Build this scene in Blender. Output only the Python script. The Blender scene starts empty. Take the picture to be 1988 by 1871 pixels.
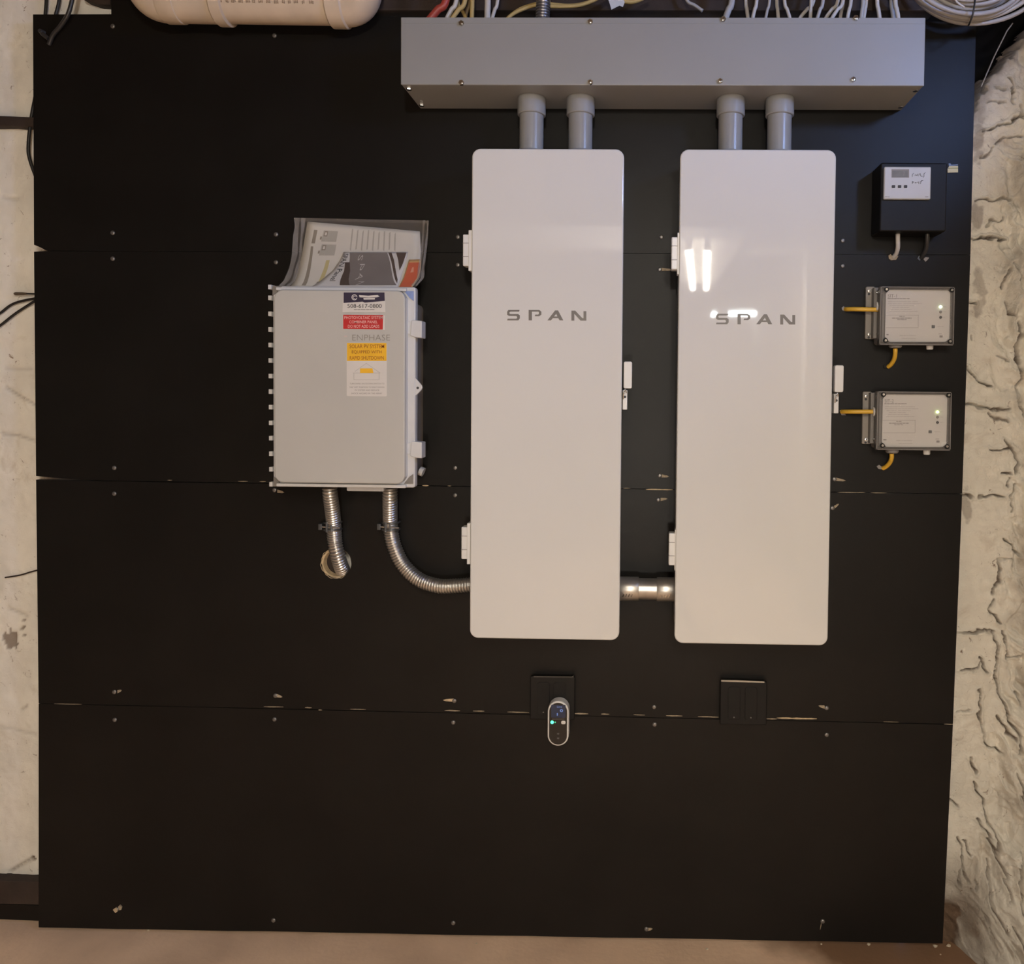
import bpy, bmesh, math, random
import numpy as np
from mathutils import Vector, Matrix

random.seed(7)
rng = np.random.default_rng(7)
sc = bpy.context.scene
COL = sc.collection

# ------------------------------------------------------------------ camera
# world: x to the right, z up, the painted plywood's face is y = 0, the room lies at y < 0 (metres)
CAM = np.array([1.6215, -1.9751, 1.4691])
FPX, PPX, PPY, IW, IH = 1461.62, 1222.42, 796.74, 1988, 1871


def _rot(a, b, c):
    ca, sa, cb, sb, cc, s3 = math.cos(a), math.sin(a), math.cos(b), math.sin(b), math.cos(c), math.sin(c)
    rx = np.array([[1, 0, 0], [0, ca, -sa], [0, sa, ca]])
    ry = np.array([[cb, 0, sb], [0, 1, 0], [-sb, 0, cb]])
    rz = np.array([[cc, -s3, 0], [s3, cc, 0], [0, 0, 1]])
    return rz @ ry @ rx


MV = _rot(.0268, .0189, .0108) @ np.array([[1, 0, 0], [0, 0, -1], [0, 1, 0]], float)   # rows: right, down, forward


def at(px, py, d=0.0):
    """the place a photo pixel shows when the thing there stands d metres in front of the plywood"""
    v = MV.T @ np.array([(px - PPX) / FPX, (py - PPY) / FPX, 1.0])
    t = (-d - CAM[1]) / v[1]
    p = CAM + t * v
    return (float(p[0]), float(p[1]), float(p[2]))


def proj(P):
    q = (np.asarray(P) - CAM) @ MV.T
    return np.stack([PPX + FPX * q[..., 0] / q[..., 2], PPY + FPX * q[..., 1] / q[..., 2]], -1)


def mpx(d=0.0):
    return (1.975 - d) / FPX


cam_data = bpy.data.cameras.new('camera')
cam_data.sensor_fit = 'HORIZONTAL'
cam_data.sensor_width = 36
cam_data.lens = FPX * 36 / IW
cam_data.shift_x = (IW / 2 - PPX) / IW
cam_data.shift_y = (PPY - IH / 2) / IW
cam_data.clip_start = .05
cam_data.clip_end = 60
cam = bpy.data.objects.new('camera', cam_data)
COL.objects.link(cam)
r, dn, fw = MV
cam.matrix_world = Matrix(((r[0], -dn[0], -fw[0], CAM[0]), (r[1], -dn[1], -fw[1], CAM[1]), (r[2], -dn[2], -fw[2], CAM[2]), (0, 0, 0, 1)))
sc.camera = cam

# ------------------------------------------------------------------ world, lights, exposure
w = bpy.data.worlds.new('world')
sc.world = w
w.use_nodes = True
w.node_tree.nodes['Background'].inputs[0].default_value = (.45, .6, 1, 1)
w.node_tree.nodes['Background'].inputs[1].default_value = .6
sc.view_settings.view_transform = 'Standard'
sc.view_settings.look = 'None'
sc.view_settings.exposure = -0.2
sc.view_settings.gamma = 1
sc.view_settings.use_curve_mapping = False


def lamp(kind, name, loc, power, color, size=.1, size_y=None, target=None):
    L = bpy.data.lights.new(name, kind)
    L.energy = power
    L.color = color
    if kind == 'AREA':
        L.shape = 'RECTANGLE'
        L.size = size
        L.size_y = size_y or size
    else:
        L.shadow_soft_size = size
    o = bpy.data.objects.new(name, L)
    COL.objects.link(o)
    o.location = loc
    if target is not None:
        o.rotation_euler = (Vector(target) - Vector(loc)).to_track_quat('-Z', 'Y').to_euler()
    return o


WARM = (1, .91, .80)
ADDED_BULBS = [(1.64, -2.5, 2.32, 40)]  # unseen overhead bulb added to light board and floor
ADDED_WORK = (1.655, -2.95, 1.05)  # unseen lamp added behind the viewer for frontal light
lamp('AREA', 'added_lamp_beam', (ADDED_WORK[0], ADDED_WORK[1] + .045, ADDED_WORK[2]), 19, WARM, .20, .14, target=(1.40, 0, .95))
sc.cycles.max_bounces = 4
sc.cycles.diffuse_bounces = 3
sc.cycles.glossy_bounces = 2
sc.cycles.transmission_bounces = 4
sc.cycles.transparent_max_bounces = 8
sc.cycles.use_light_tree = False
sc.cycles.caustics_reflective = False
sc.cycles.caustics_refractive = False
WIN = dict(x=2.80, y0=-2.05, y1=-.85, z0=2.38, z1=2.63)
lamp('AREA', 'daylight_at_window', (WIN['x'] + .16, (WIN['y0'] + WIN['y1']) / 2, (WIN['z0'] + WIN['z1']) / 2), 122, (.30, .47, 1), .24, 1.16,
     target=(WIN['x'] - 1, (WIN['y0'] + WIN['y1']) / 2 + .6, (WIN['z0'] + WIN['z1']) / 2 - .15))

# ------------------------------------------------------------------ materials
_M = {}


def mat(name, col, rough=.5, metal=0., spec=.5, var=.06, vscale=18., bump=0., bscale=120., emit=None, coat=0., trans=None):
    if name in _M:
        return _M[name]
    m = bpy.data.materials.new(name)
    _M[name] = m
    m.use_nodes = True
    nt = m.node_tree
    b = nt.nodes['Principled BSDF']
    b.inputs['Roughness'].default_value = rough
    b.inputs['Metallic'].default_value = metal
    b.inputs['Specular IOR Level'].default_value = spec
    b.inputs['Coat Weight'].default_value = coat
    b.inputs['Coat Roughness'].default_value = .05
    tc = nt.nodes.new('ShaderNodeTexCoord')
    nz = nt.nodes.new('ShaderNodeTexNoise')
    nz.inputs['Scale'].default_value = vscale
    nz.inputs['Detail'].default_value = 4
    nt.links.new(tc.outputs['Object'], nz.inputs['Vector'])
    rp = nt.nodes.new('ShaderNodeValToRGB')
    rp.color_ramp.elements[0].position = .3
    rp.color_ramp.elements[1].position = .7
    rp.color_ramp.elements[0].color = (*[max(0, c * (1 - var)) for c in col], 1)
    rp.color_ramp.elements[1].color = (*[min(1, c * (1 + var)) for c in col], 1)
    nt.links.new(nz.outputs['Fac'], rp.inputs['Fac'])
    nt.links.new(rp.outputs['Color'], b.inputs['Base Color'])
    if bump:
        n2 = nt.nodes.new('ShaderNodeTexNoise')
        n2.inputs['Scale'].default_value = bscale
        n2.inputs['Detail'].default_value = 5
        nt.links.new(tc.outputs['Object'], n2.inputs['Vector'])
        bp = nt.nodes.new('ShaderNodeBump')
        bp.inputs['Strength'].default_value = bump
        bp.inputs['Distance'].default_value = .004
        nt.links.new(n2.outputs['Fac'], bp.inputs['Height'])
        nt.links.new(bp.outputs['Normal'], b.inputs['Normal'])
    if emit:
        b.inputs['Emission Color'].default_value = (*emit[:3], 1)
        b.inputs['Emission Strength'].default_value = emit[3]
        if emit[3] < 30:
            m.cycles.emission_sampling = 'NONE'      # tiny indicator lights: seen, hardly lighting anything
    if trans is not None:
        out = nt.nodes['Material Output']
        tr = nt.nodes.new('ShaderNodeBsdfTransparent')
        mx = nt.nodes.new('ShaderNodeMixShader')
        mx.inputs[0].default_value = trans
        nt.links.new(tr.outputs[0], mx.inputs[1])
        nt.links.new(b.outputs[0], mx.inputs[2])
        nt.links.new(mx.outputs[0], out.inputs['Surface'])
    return m


def plaster(name, base, stain, grime, bump=.35):
    """painted rubble or plaster: paint tone, brown stains with their own shapes, fine flaking relief"""
    m = bpy.data.materials.new(name)
    m.use_nodes = True
    nt = m.node_tree
    b = nt.nodes['Principled BSDF']
    b.inputs['Roughness'].default_value = .75
    b.inputs['Specular IOR Level'].default_value = .25
    tc = nt.nodes.new('ShaderNodeTexCoord')

    def noise(scale, detail=5, rough=.6, dist=0., sc3=(1, 1, 1)):
        mp = nt.nodes.new('ShaderNodeMapping')
        mp.inputs['Scale'].default_value = sc3
        n = nt.nodes.new('ShaderNodeTexNoise')
        n.inputs['Scale'].default_value = scale
        n.inputs['Detail'].default_value = detail
        n.inputs['Roughness'].default_value = rough
        n.inputs['Distortion'].default_value = dist
        nt.links.new(tc.outputs['Object'], mp.inputs[0])
        nt.links.new(mp.outputs[0], n.inputs['Vector'])
        return n

    def ramp(src, p0, p1, c0=(0, 0, 0, 1), c1=(1, 1, 1, 1)):
        rp = nt.nodes.new('ShaderNodeValToRGB')
        rp.color_ramp.elements[0].position = p0
        rp.color_ramp.elements[1].position = p1
        rp.color_ramp.elements[0].color = c0
        rp.color_ramp.elements[1].color = c1
        nt.links.new(src, rp.inputs['Fac'])
        return rp

    def mix(fac, c0, c1):
        mx = nt.nodes.new('ShaderNodeMix')
        mx.data_type = 'RGBA'
        nt.links.new(fac, mx.inputs['Factor'])
        for s, c in (('A', c0), ('B', c1)):
            k = [i for i in mx.inputs if i.name == s and i.type == 'RGBA'][0]
            if isinstance(c, tuple):
                k.default_value = (*c, 1)
            else:
                nt.links.new(c, k)
        return [o for o in mx.outputs if o.type == 'RGBA'][0]
    tone = ramp(noise(6).outputs['Fac'], .3, .7, (*[c * .9 for c in base], 1), (*[min(1, c * 1.08) for c in base], 1))
    c = mix(ramp(noise(9, 8, .65, .6).outputs['Fac'], .56, .74).outputs['Color'], tone.outputs['Color'], stain)
    c = mix(ramp(noise(38, 6, .7, 1.2).outputs['Fac'], .63, .70).outputs['Color'], c, grime)
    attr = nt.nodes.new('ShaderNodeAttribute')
    attr.attribute_name = 'soil_shade'
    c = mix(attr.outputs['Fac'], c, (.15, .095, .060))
    nt.links.new(c, b.inputs['Base Color'])
    bp = nt.nodes.new('ShaderNodeBump')
    bp.inputs['Strength'].default_value = bump
    bp.inputs['Distance'].default_value = .010
    nt.links.new(noise(48, 10, .72, .6).outputs['Fac'], bp.inputs['Height'])
    nt.links.new(bp.outputs['Normal'], b.inputs['Normal'])
    return m


M_BLACK = mat('black_paint', (.0070, .0061, .0052), .43, spec=.215, var=.18, vscale=5, bump=.10, bscale=45)
M_RAW = mat('raw_plywood', (.55, .42, .26), .8, var=.2, vscale=90)
M_CHIP = mat('chipped_wood', (.36, .29, .20), .8, var=.25, vscale=200)
M_SCREW = mat('screw_steel', (.24, .23, .22), .42, metal=.75, var=.2, vscale=300)
M_GUT = mat('gutter_grey', (.29, .29, .285), .40, spec=.6, var=.03, vscale=6)
M_PVCG = mat('grey_pvc', (.30, .30, .30), .28, var=.04)
M_WHITE = mat('panel_white', (.70, .695, .68), .028, spec=.5, var=.012, vscale=3)
M_WHITE2 = mat('panel_white_trim', (.74, .73, .71), .3, var=.02)
M_BODYG = mat('panel_side_grey', (.55, .55, .54), .35, var=.03)
M_LETTER = mat('letter_grey', (.16, .145, .13), .4)
M_CHROME = mat('chrome', (.75, .74, .72), .15, metal=1, var=.04)
M_ENCL = mat('enclosure_grey', (.50, .49, .465), .42, var=.03, vscale=5)
M_ENCL2 = mat('enclosure_light_grey', (.62, .62, .63), .35, var=.03)
M_FOIL = mat('corner_blue_film', (.25, .33, .60), .3, var=.2, vscale=60)
M_FLEX = mat('flex_steel', (.62, .60, .57), .28, metal=.9, var=.08, vscale=60)
M_EMT = mat('emt_steel', (.50, .47, .43), .35, metal=.85, var=.1, vscale=40)
M_STRAP = mat('strap_steel', (.12, .125, .13), .4, metal=.7, var=.2)
M_BPLAST = mat('black_plastic', (.0055, .005, .0047), .5, spec=.25, var=.1)
M_WPLAST = mat('white_plastic', (.72, .70, .67), .35, var=.02)
M_GLASSB = mat('black_glass', (.006, .006, .007), .12, var=.05)
M_YEL = mat('yellow_jacket', (.72, .42, .045), .42, var=.08)
M_BASEG = mat('base_grey', (.20, .185, .17), .45, var=.06)
M_LAB = mat('label_white', (.66, .63, .60), .5, var=.02)
M_INK = mat('ink_grey', (.27, .25, .235), .7)
M_INKD = mat('ink_dark', (.05, .05, .055), .7)
M_INKL = mat('ink_faint', (.48, .455, .43), .7)
M_CREAM = mat('cream_pvc', (.60, .49, .38), .4, var=.08, vscale=14)
M_CREAMI = mat('cream_pvc_print', (.34, .25, .18), .5)
M_NMW = mat('cable_offwhite', (.56, .53, .50), .5, var=.06)
M_NMG = mat('cable_grey', (.42, .41, .41), .5, var=.08)
M_NMY = mat('cable_tan', (.50, .36, .14), .5, var=.1)
M_RED = mat('cable_red', (.38, .055, .035), .45, var=.08)
M_BCAB = mat('cable_black', (.014, .012, .011), .5, var=.15)
M_PAPER = mat('paper', (.74, .70, .62), .7, var=.03)
M_WOODD = mat('dark_wood', (.035, .022, .016), .8, var=.4, vscale=12, bump=.3, bscale=60)
M_WOODT = mat('joist_wood', (.19, .12, .07), .8, var=.25, vscale=8, bump=.3, bscale=50)
M_FLOOR = mat('floor_concrete', (.88, .61, .425), .62, var=.16, vscale=4.5, bump=.25, bscale=70)
nt = M_FLOOR.node_tree
_b = nt.nodes['Principled BSDF']
_src = _b.inputs['Base Color'].links[0].from_socket
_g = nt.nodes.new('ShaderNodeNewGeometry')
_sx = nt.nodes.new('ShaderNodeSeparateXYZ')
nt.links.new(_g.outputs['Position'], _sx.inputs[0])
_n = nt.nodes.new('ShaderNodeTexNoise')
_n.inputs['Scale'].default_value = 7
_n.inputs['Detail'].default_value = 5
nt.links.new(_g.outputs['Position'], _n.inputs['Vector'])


def _math(op, a, b):
    k = nt.nodes.new('ShaderNodeMath')
    k.operation = op
    for i, v in enumerate((a, b)):
        if isinstance(v, (int, float)):
            k.inputs[i].default_value = v
        else:
            nt.links.new(v, k.inputs[i])
    return k.outputs[0]


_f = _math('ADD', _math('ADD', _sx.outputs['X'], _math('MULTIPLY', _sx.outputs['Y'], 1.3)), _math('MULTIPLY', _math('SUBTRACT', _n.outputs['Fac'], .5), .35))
_r = nt.nodes.new('ShaderNodeValToRGB')          # shadow in the right-hand corner painted on as dark brown
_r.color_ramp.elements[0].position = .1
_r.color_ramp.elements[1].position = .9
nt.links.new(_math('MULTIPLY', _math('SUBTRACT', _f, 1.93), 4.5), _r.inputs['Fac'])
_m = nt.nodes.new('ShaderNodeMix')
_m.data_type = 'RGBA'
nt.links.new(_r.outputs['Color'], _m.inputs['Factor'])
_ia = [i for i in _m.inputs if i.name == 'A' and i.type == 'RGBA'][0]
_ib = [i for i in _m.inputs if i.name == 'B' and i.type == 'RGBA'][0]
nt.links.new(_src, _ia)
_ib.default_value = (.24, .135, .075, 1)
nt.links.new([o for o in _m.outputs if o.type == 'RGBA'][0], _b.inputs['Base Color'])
M_STONE = mat('crumb', (.62, .52, .38), .8, var=.2, vscale=150)
M_PLAS = plaster('wall_plaster', (.88, .83, .74), (.68, .60, .49), (.32, .24, .17), .25)
M_RUB = plaster('wall_rubble', (.90, .84, .72), (.66, .57, .46), (.28, .20, .14), .85)
M_CEIL = mat('ceiling_boards', (.14, .10, .07), .85, var=.3, vscale=7)
M_ROOM = mat('room_wall', (.30, .26, .22), .8, var=.12, vscale=4)
M_BEAM = mat('painted_beam', (.72, .69, .63), .6, var=.05)


# ------------------------------------------------------------------ mesh helpers
class MB:
    def __init__(s):
        s.v = []
        s.f = []

    def add(s, vs, fs):
        k = len(s.v)
        s.v += [tuple(p) for p in vs]
        s.f += [tuple(i + k for i in f) for f in fs]
        return s

    def box(s, x0, x1, y0, y1, z0, z1):
        return s.add([(x0, y0, z0), (x1, y0, z0), (x1, y1, z0), (x0, y1, z0), (x0, y0, z1), (x1, y0, z1), (x1, y1, z1), (x0, y1, z1)],
                     [(3, 2, 1, 0), (4, 5, 6, 7), (0, 1, 5, 4), (1, 2, 6, 5), (2, 3, 7, 6), (3, 0, 4, 7)])

    def prism(s, poly, y0, y1, poly2=None):
        """poly: (x, z) points, front face at y0 (nearer the camera), back at y1"""
        a = sum(poly[i][0] * poly[(i + 1) % len(poly)][1] - poly[(i + 1) % len(poly)][0] * poly[i][1] for i in range(len(poly)))
        q = list(poly)
        q2 = list(poly2 or poly)
        if a < 0:
            q.reverse()
            q2.reverse()
        n = len(q)
        vs = [(x, y0, z) for x, z in q] + [(x, y1, z) for x, z in q2]
        fs = [tuple(range(n)), tuple(range(2 * n - 1, n - 1, -1))]
        fs += [(i, i + n, (i + 1) % n + n, (i + 1) % n) for i in range(n)]
        return s.add(vs, fs)

    def tube(s, pts, r, n=10, caps=True):
        P = [Vector(p) for p in pts]
        R = list(r) if hasattr(r, '__len__') else [r] * len(P)
        T = []
        for i in range(len(P)):
            t = (P[min(i + 1, len(P) - 1)] - P[max(i - 1, 0)])
            T.append(t.normalized() if t.length > 1e-9 else (T[-1] if T else Vector((0, 0, 1))))
        u = T[0].orthogonal().normalized()
        vs, fs = [], []
        for i, p in enumerate(P):
            u = (u - T[i] * u.dot(T[i])).normalized()
            w_ = T[i].cross(u)
            for k in range(n):
                a = 2 * math.pi * k / n
                vs.append(p + (u * math.cos(a) + w_ * math.sin(a)) * R[i])
        for i in range(len(P) - 1):
            for k in range(n):
                fs.append((i * n + k, i * n + (k + 1) % n, (i + 1) * n + (k + 1) % n, (i + 1) * n + k))
        if caps:
            fs.append(tuple(range(n - 1, -1, -1)))
            fs.append(tuple((len(P) - 1) * n + k for k in range(n)))
        return s.add(vs, fs)

    def grid(s, fn, nu, nv):
        vs = [fn(i / nu, j / nv) for j in range(nv + 1) for i in range(nu + 1)]
        fs = [(j * (nu + 1) + i, (j + 1) * (nu + 1) + i, (j + 1) * (nu + 1) + i + 1, j * (nu + 1) + i + 1) for j in range(nv) for i in range(nu)]
        return s.add(vs, fs)

    def build(s, name, m, parent=None, smooth=None, bevel=0., seg=2, solid=0.):
        o0 = Vector(parent['_o']) if parent is not None and '_o' in parent else Vector((0, 0, 0))
        me = bpy.data.meshes.new(name)
        me.from_pydata([(p[0] - o0.x, p[1] - o0.y, p[2] - o0.z) for p in s.v], [], s.f)
        me.validate()
        if smooth is not None:
            me.shade_smooth()
            me.set_sharp_from_angle(angle=math.radians(smooth))
        me.materials.append(m)
        o = bpy.data.objects.new(name, me)
        COL.objects.link(o)
        if parent is not None:
            o.parent = parent
        o['_o'] = tuple(o0)
        if bevel:
            b = o.modifiers.new('bevel', 'BEVEL')
            b.width = bevel
            b.segments = seg
            b.limit_method = 'ANGLE'
            b.angle_limit = math.radians(40)
        if solid:
            b = o.modifiers.new('solid', 'SOLIDIFY')
            b.thickness = solid
        return o


def inst(name, me, loc, parent=None, rot=None):
    o = bpy.data.objects.new(name, me)
    COL.objects.link(o)
    o0 = Vector(parent['_o']) if parent is not None else Vector((0, 0, 0))
    o.location = Vector(loc) - o0
    if rot:
        o.rotation_euler = rot
    if parent is not None:
        o.parent = parent
    return o


def tag(o, label=None, cat=None, group=None, kind=None):
    for k, v in (('label', label), ('category', cat), ('group', group), ('kind', kind)):
        if v:
            o[k] = v
    return o


def thing(name, loc, label, cat, group=None):
    o = bpy.data.objects.new(name, None)
    o.empty_display_size = .05
    COL.objects.link(o)
    o.location = loc
    o['_o'] = tuple(loc)
    return tag(o, label, cat, group)


def single(mb, name, m, label, cat, group=None, **kw):
    """a top-level thing that is one mesh, its origin at its own base"""
    lo = [min(p[i] for p in mb.v) for i in range(3)]
    hi = [max(p[i] for p in mb.v) for i in range(3)]
    c = ((lo[0] + hi[0]) / 2, (lo[1] + hi[1]) / 2, lo[2])
    mb.v = [(p[0] - c[0], p[1] - c[1], p[2] - c[2]) for p in mb.v]
    o = mb.build(name, m, None, **kw)
    o.location = c
    o['_o'] = c
    return tag(o, label, cat, group)


def rrect(x0, x1, z0, z1, r, n=5):
    out = []
    for cx, cz, a0 in ((x1 - r, z1 - r, 0), (x0 + r, z1 - r, 90), (x0 + r, z0 + r, 180), (x1 - r, z0 + r, 270)):
        for k in range(n + 1):
            a = math.radians(a0 + 90 * k / n)
            out.append((cx + r * math.cos(a), cz + r * math.sin(a)))
    return out


def pxpoly(pts, d):
    return [(lambda p: (p[0], p[2]))(at(x, y, d)) for x, y in pts]


def pxrect(x0, y0, x1, y1, d):
    a, b = at(x0, (y0 + y1) / 2, d), at(x1, (y0 + y1) / 2, d)
    c, e = at((x0 + x1) / 2, y0, d), at((x0 + x1) / 2, y1, d)
    return a[0], b[0], e[2], c[2]          # x0 x1 z0 z1


def smoothpath(ctrl, n=40):
    """Catmull-Rom through control points"""
    P = [np.array(p, float) for p in ctrl]
    P = [2 * P[0] - P[1]] + P + [2 * P[-1] - P[-2]]
    out = []
    seg = len(P) - 3
    for i in range(seg):
        m = max(2, n // seg)
        for k in range(m):
            t = k / m
            a, b, c, d = P[i:i + 4]
            out.append(.5 * ((2 * b) + (c - a) * t + (2 * a - 5 * b + 4 * c - d) * t * t + (3 * b - a - 3 * c + d) * t ** 3))
    out.append(P[-2])
    return [tuple(p) for p in out]


_TX = {}


def textmesh(body, bold=0.):
    key = (body, bold)
    if key not in _TX:
        cu = bpy.data.curves.new('t', 'FONT')
        cu.body = body
        cu.size = 1
        cu.resolution_u = 3
        cu.offset = bold
        cu.fill_mode = 'FRONT'
        o = bpy.data.objects.new('t', cu)
        COL.objects.link(o)
        dg = bpy.context.evaluated_depsgraph_get()
        me = bpy.data.meshes.new_from_object(o.evaluated_get(dg))
        V = np.array([v.co[:2] for v in me.vertices])
        F = [tuple(p.vertices) for p in me.polygons]
        bpy.data.objects.remove(o)
        bpy.data.curves.remove(cu)
        bpy.data.meshes.remove(me)
        lo, hi = V.min(0), V.max(0)
        _TX[key] = ((V - lo) / (hi - lo), F)
    return _TX[key]


def text(body, x0, y0, x1, y1, d, m, parent, name='lettering', bold=0., fn=None):
    """flat lettering that fills the pixel rectangle x0 y0 x1 y1 on the plane d (or on a curved sheet through fn)"""
    V, F = textmesh(body, bold)
    mb = MB()
    if fn is None:
        vs = [at(x0 + (x1 - x0) * u, y1 + (y0 - y1) * v, d) for u, v in V]
    else:
        vs = [fn(u, v) for u, v in V]
    mb.add(vs, F)
    return mb.build(name, m, parent)


def quadpx(pts, d, m, parent, name, thick=.0006, **kw):
    return MB().prism(pxpoly(pts, d), -d, -d + thick).build(name, m, parent, **kw)


def rectpx(x0, y0, x1, y1, d, m, parent, name, thick=.0006, **kw):
    return quadpx([(x0, y0), (x1, y0), (x1, y1), (x0, y1)], d, m, parent, name, thick, **kw)


# ------------------------------------------------------------------ numpy noise for the walls
def vnoise(x, y, seed=0):
    xi, yi = np.floor(x).astype(np.int64), np.floor(y).astype(np.int64)
    xf, yf = x - xi, y - yi

    def h(a, b):
        n = (a * 374761393 + b * 668265263 + seed * 1442695041) & 0xffffffff
        n = ((n ^ (n >> 13)) * 1274126177) & 0xffffffff
        return ((n ^ (n >> 16)) & 0xffff) / 65535.
    u, v = xf * xf * (3 - 2 * xf), yf * yf * (3 - 2 * yf)
    return (h(xi, yi) * (1 - u) + h(xi + 1, yi) * u) * (1 - v) + (h(xi, yi + 1) * (1 - u) + h(xi + 1, yi + 1) * u) * v


def fbm(x, y, o=4, seed=0):
    s, a, t = 0, .5, 0
    for k in range(o):
        s = s + a * vnoise(x * 2 ** k, y * 2 ** k, seed + k)
        t += a
        a *= .5
    return s / t


def segdist(px, lines):
    """distance in pixels to the nearest crack line, and that line's strength"""
    D = np.full(px.shape[0], 1e9)
    S = np.zeros(px.shape[0])
    for pts, st in lines:
        for (ax, ay), (bx, by) in zip(pts[:-1], pts[1:]):
            dx, dy = bx - ax, by - ay
            t = np.clip(((px[:, 0] - ax) * dx + (px[:, 1] - ay) * dy) / (dx * dx + dy * dy + 1e-9), 0, 1)
            d = np.hypot(px[:, 0] - ax - t * dx, px[:, 1] - ay - t * dy)
            k = d < D
            D[k] = d[k]
            S[k] = st
    return D, S


def gridobj(name, X, Y, Z, m, soil_shade=None, cut=None):
    nr, nc = X.shape
    idx = np.arange(nr * nc).reshape(nr, nc)
    q = np.stack([idx[:-1, :-1], idx[:-1, 1:], idx[1:, 1:], idx[1:, :-1]], -1).reshape(-1, 4)
    if cut is not None:
        q = q[~cut.ravel()[q].any(1)]
    me = bpy.data.meshes.new(name)
    me.vertices.add(nr * nc)
    me.vertices.foreach_set('co', np.stack([X, Y, Z], -1).astype(np.float32).ravel())
    me.loops.add(q.size)
    me.loops.foreach_set('vertex_index', q.ravel().astype(np.int32))
    me.polygons.add(len(q))
    me.polygons.foreach_set('loop_start', np.arange(0, q.size, 4, dtype=np.int32))
    me.update(calc_edges=True)
    me.shade_smooth()
    a = me.attributes.new('soil_shade', 'FLOAT', 'POINT')
    a.data.foreach_set('value', (soil_shade if soil_shade is not None else np.zeros(nr * nc)).astype(np.float32).ravel())
    me.materials.append(m)
    o = bpy.data.objects.new(name, me)
    COL.objects.link(o)
    return tag(o, kind='structure')


# ================================================================== the room
FZ = -.016
YW = .045          # face of the masonry behind the plywood
ZC = 2.88
YB = -7.6
XL = -2.6

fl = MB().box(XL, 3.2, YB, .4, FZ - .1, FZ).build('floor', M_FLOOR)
tag(fl, kind='structure')
cl = MB().box(XL, 3.2, YB, .4, ZC, ZC + .05).build('ceiling', M_CEIL)
tag(cl, kind='structure')
cl['_o'] = (0, 0, 0)
_j = MB().box(-.02, .02, YB, -.30, ZC - .16, ZC - .001).build('joist', M_WOODT, cl)
jm = _j.data
bpy.data.objects.remove(_j)
for k in range(14):
    inst('joist', jm, (XL + .2 + k * .406, 0, 0), cl)
tag(MB().box(XL - .1, XL, YB, .4, FZ, ZC).build('wall_left', M_ROOM), kind='structure')
tag(MB().box(XL, 3.2, YB - .1, YB, FZ, ZC).build('wall_behind', M_ROOM), kind='structure')

# masonry left of the plywood (fine relief only where it can be seen)
xs = np.concatenate([np.linspace(XL, -.35, 12)[:-1], np.arange(-.35, .14, .005), np.linspace(.15, 2.33, 12)])
zs = np.arange(FZ - .01, ZC, .006)
X, Z = np.meshgrid(xs, zs)
pxl = proj(np.stack([X, np.full_like(X, YW), Z], -1).reshape(-1, 3))
LC = [([(10, 752), (30, 765), (70, 787)], .7), ([(0, 841), (35, 845), (70, 856)], .6), ([(10, 1121), (40, 1116), (75, 1105)], 0),
      ([(20, 1692), (35, 1682), (62, 1667)], 1.2), ([(5, 382), (33, 386)], .5), ([(40, 1378), (52, 1370)], .7), ([(10, 714), (60, 716)], .4),
      ([(0, 1410), (70, 1425)], .35), ([(15, 1180), (50, 1195)], .5)]
D, S = segdist(pxl, LC)
relief = (fbm(X * 9, Z * 9, 4, 3) - .5) * .012 + (fbm(X * 40, Z * 40, 3, 9) - .5) * .004
crack = (np.exp(-(D / 2.6) ** 2) * S).reshape(X.shape) * .009
flk = np.hypot((pxl[:, 0] - 19) / 14, (pxl[:, 1] - 1240) / 17).reshape(X.shape) + (fbm(X * 60, Z * 60, 2, 5) - .5) * 1.1
flake = np.clip(1.15 - flk, 0, 1) > .15
flk2 = np.hypot((pxl[:, 0] - 64) / 7, (pxl[:, 1] - 1666) / 6).reshape(X.shape) + (fbm(X * 60, Z * 60, 2, 6) - .5) * .8
flk3 = np.hypot((pxl[:, 0] - 45) / 8, (pxl[:, 1] - 1215) / 20).reshape(X.shape) + (fbm(X * 90, Z * 90, 2, 8) - .5) * 2.2
flake = flake | (flk2 < .8) | (flk3 < .45)
Y = YW - relief + crack + flake * .004
soil_shade = (flake * .75 + np.clip(crack / .009, 0, 1) * .6)
gridobj('wall_back', X, Y, Z, M_PLAS, np.clip(soil_shade, 0, 1))


# rubble corner at the right: plaster strip, then the wall bulges forward into the right-hand wall
def C(x0, y0, s, *pts):
    return [(x0 + a * s, y0 + b * s) for a, b in pts]


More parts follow.
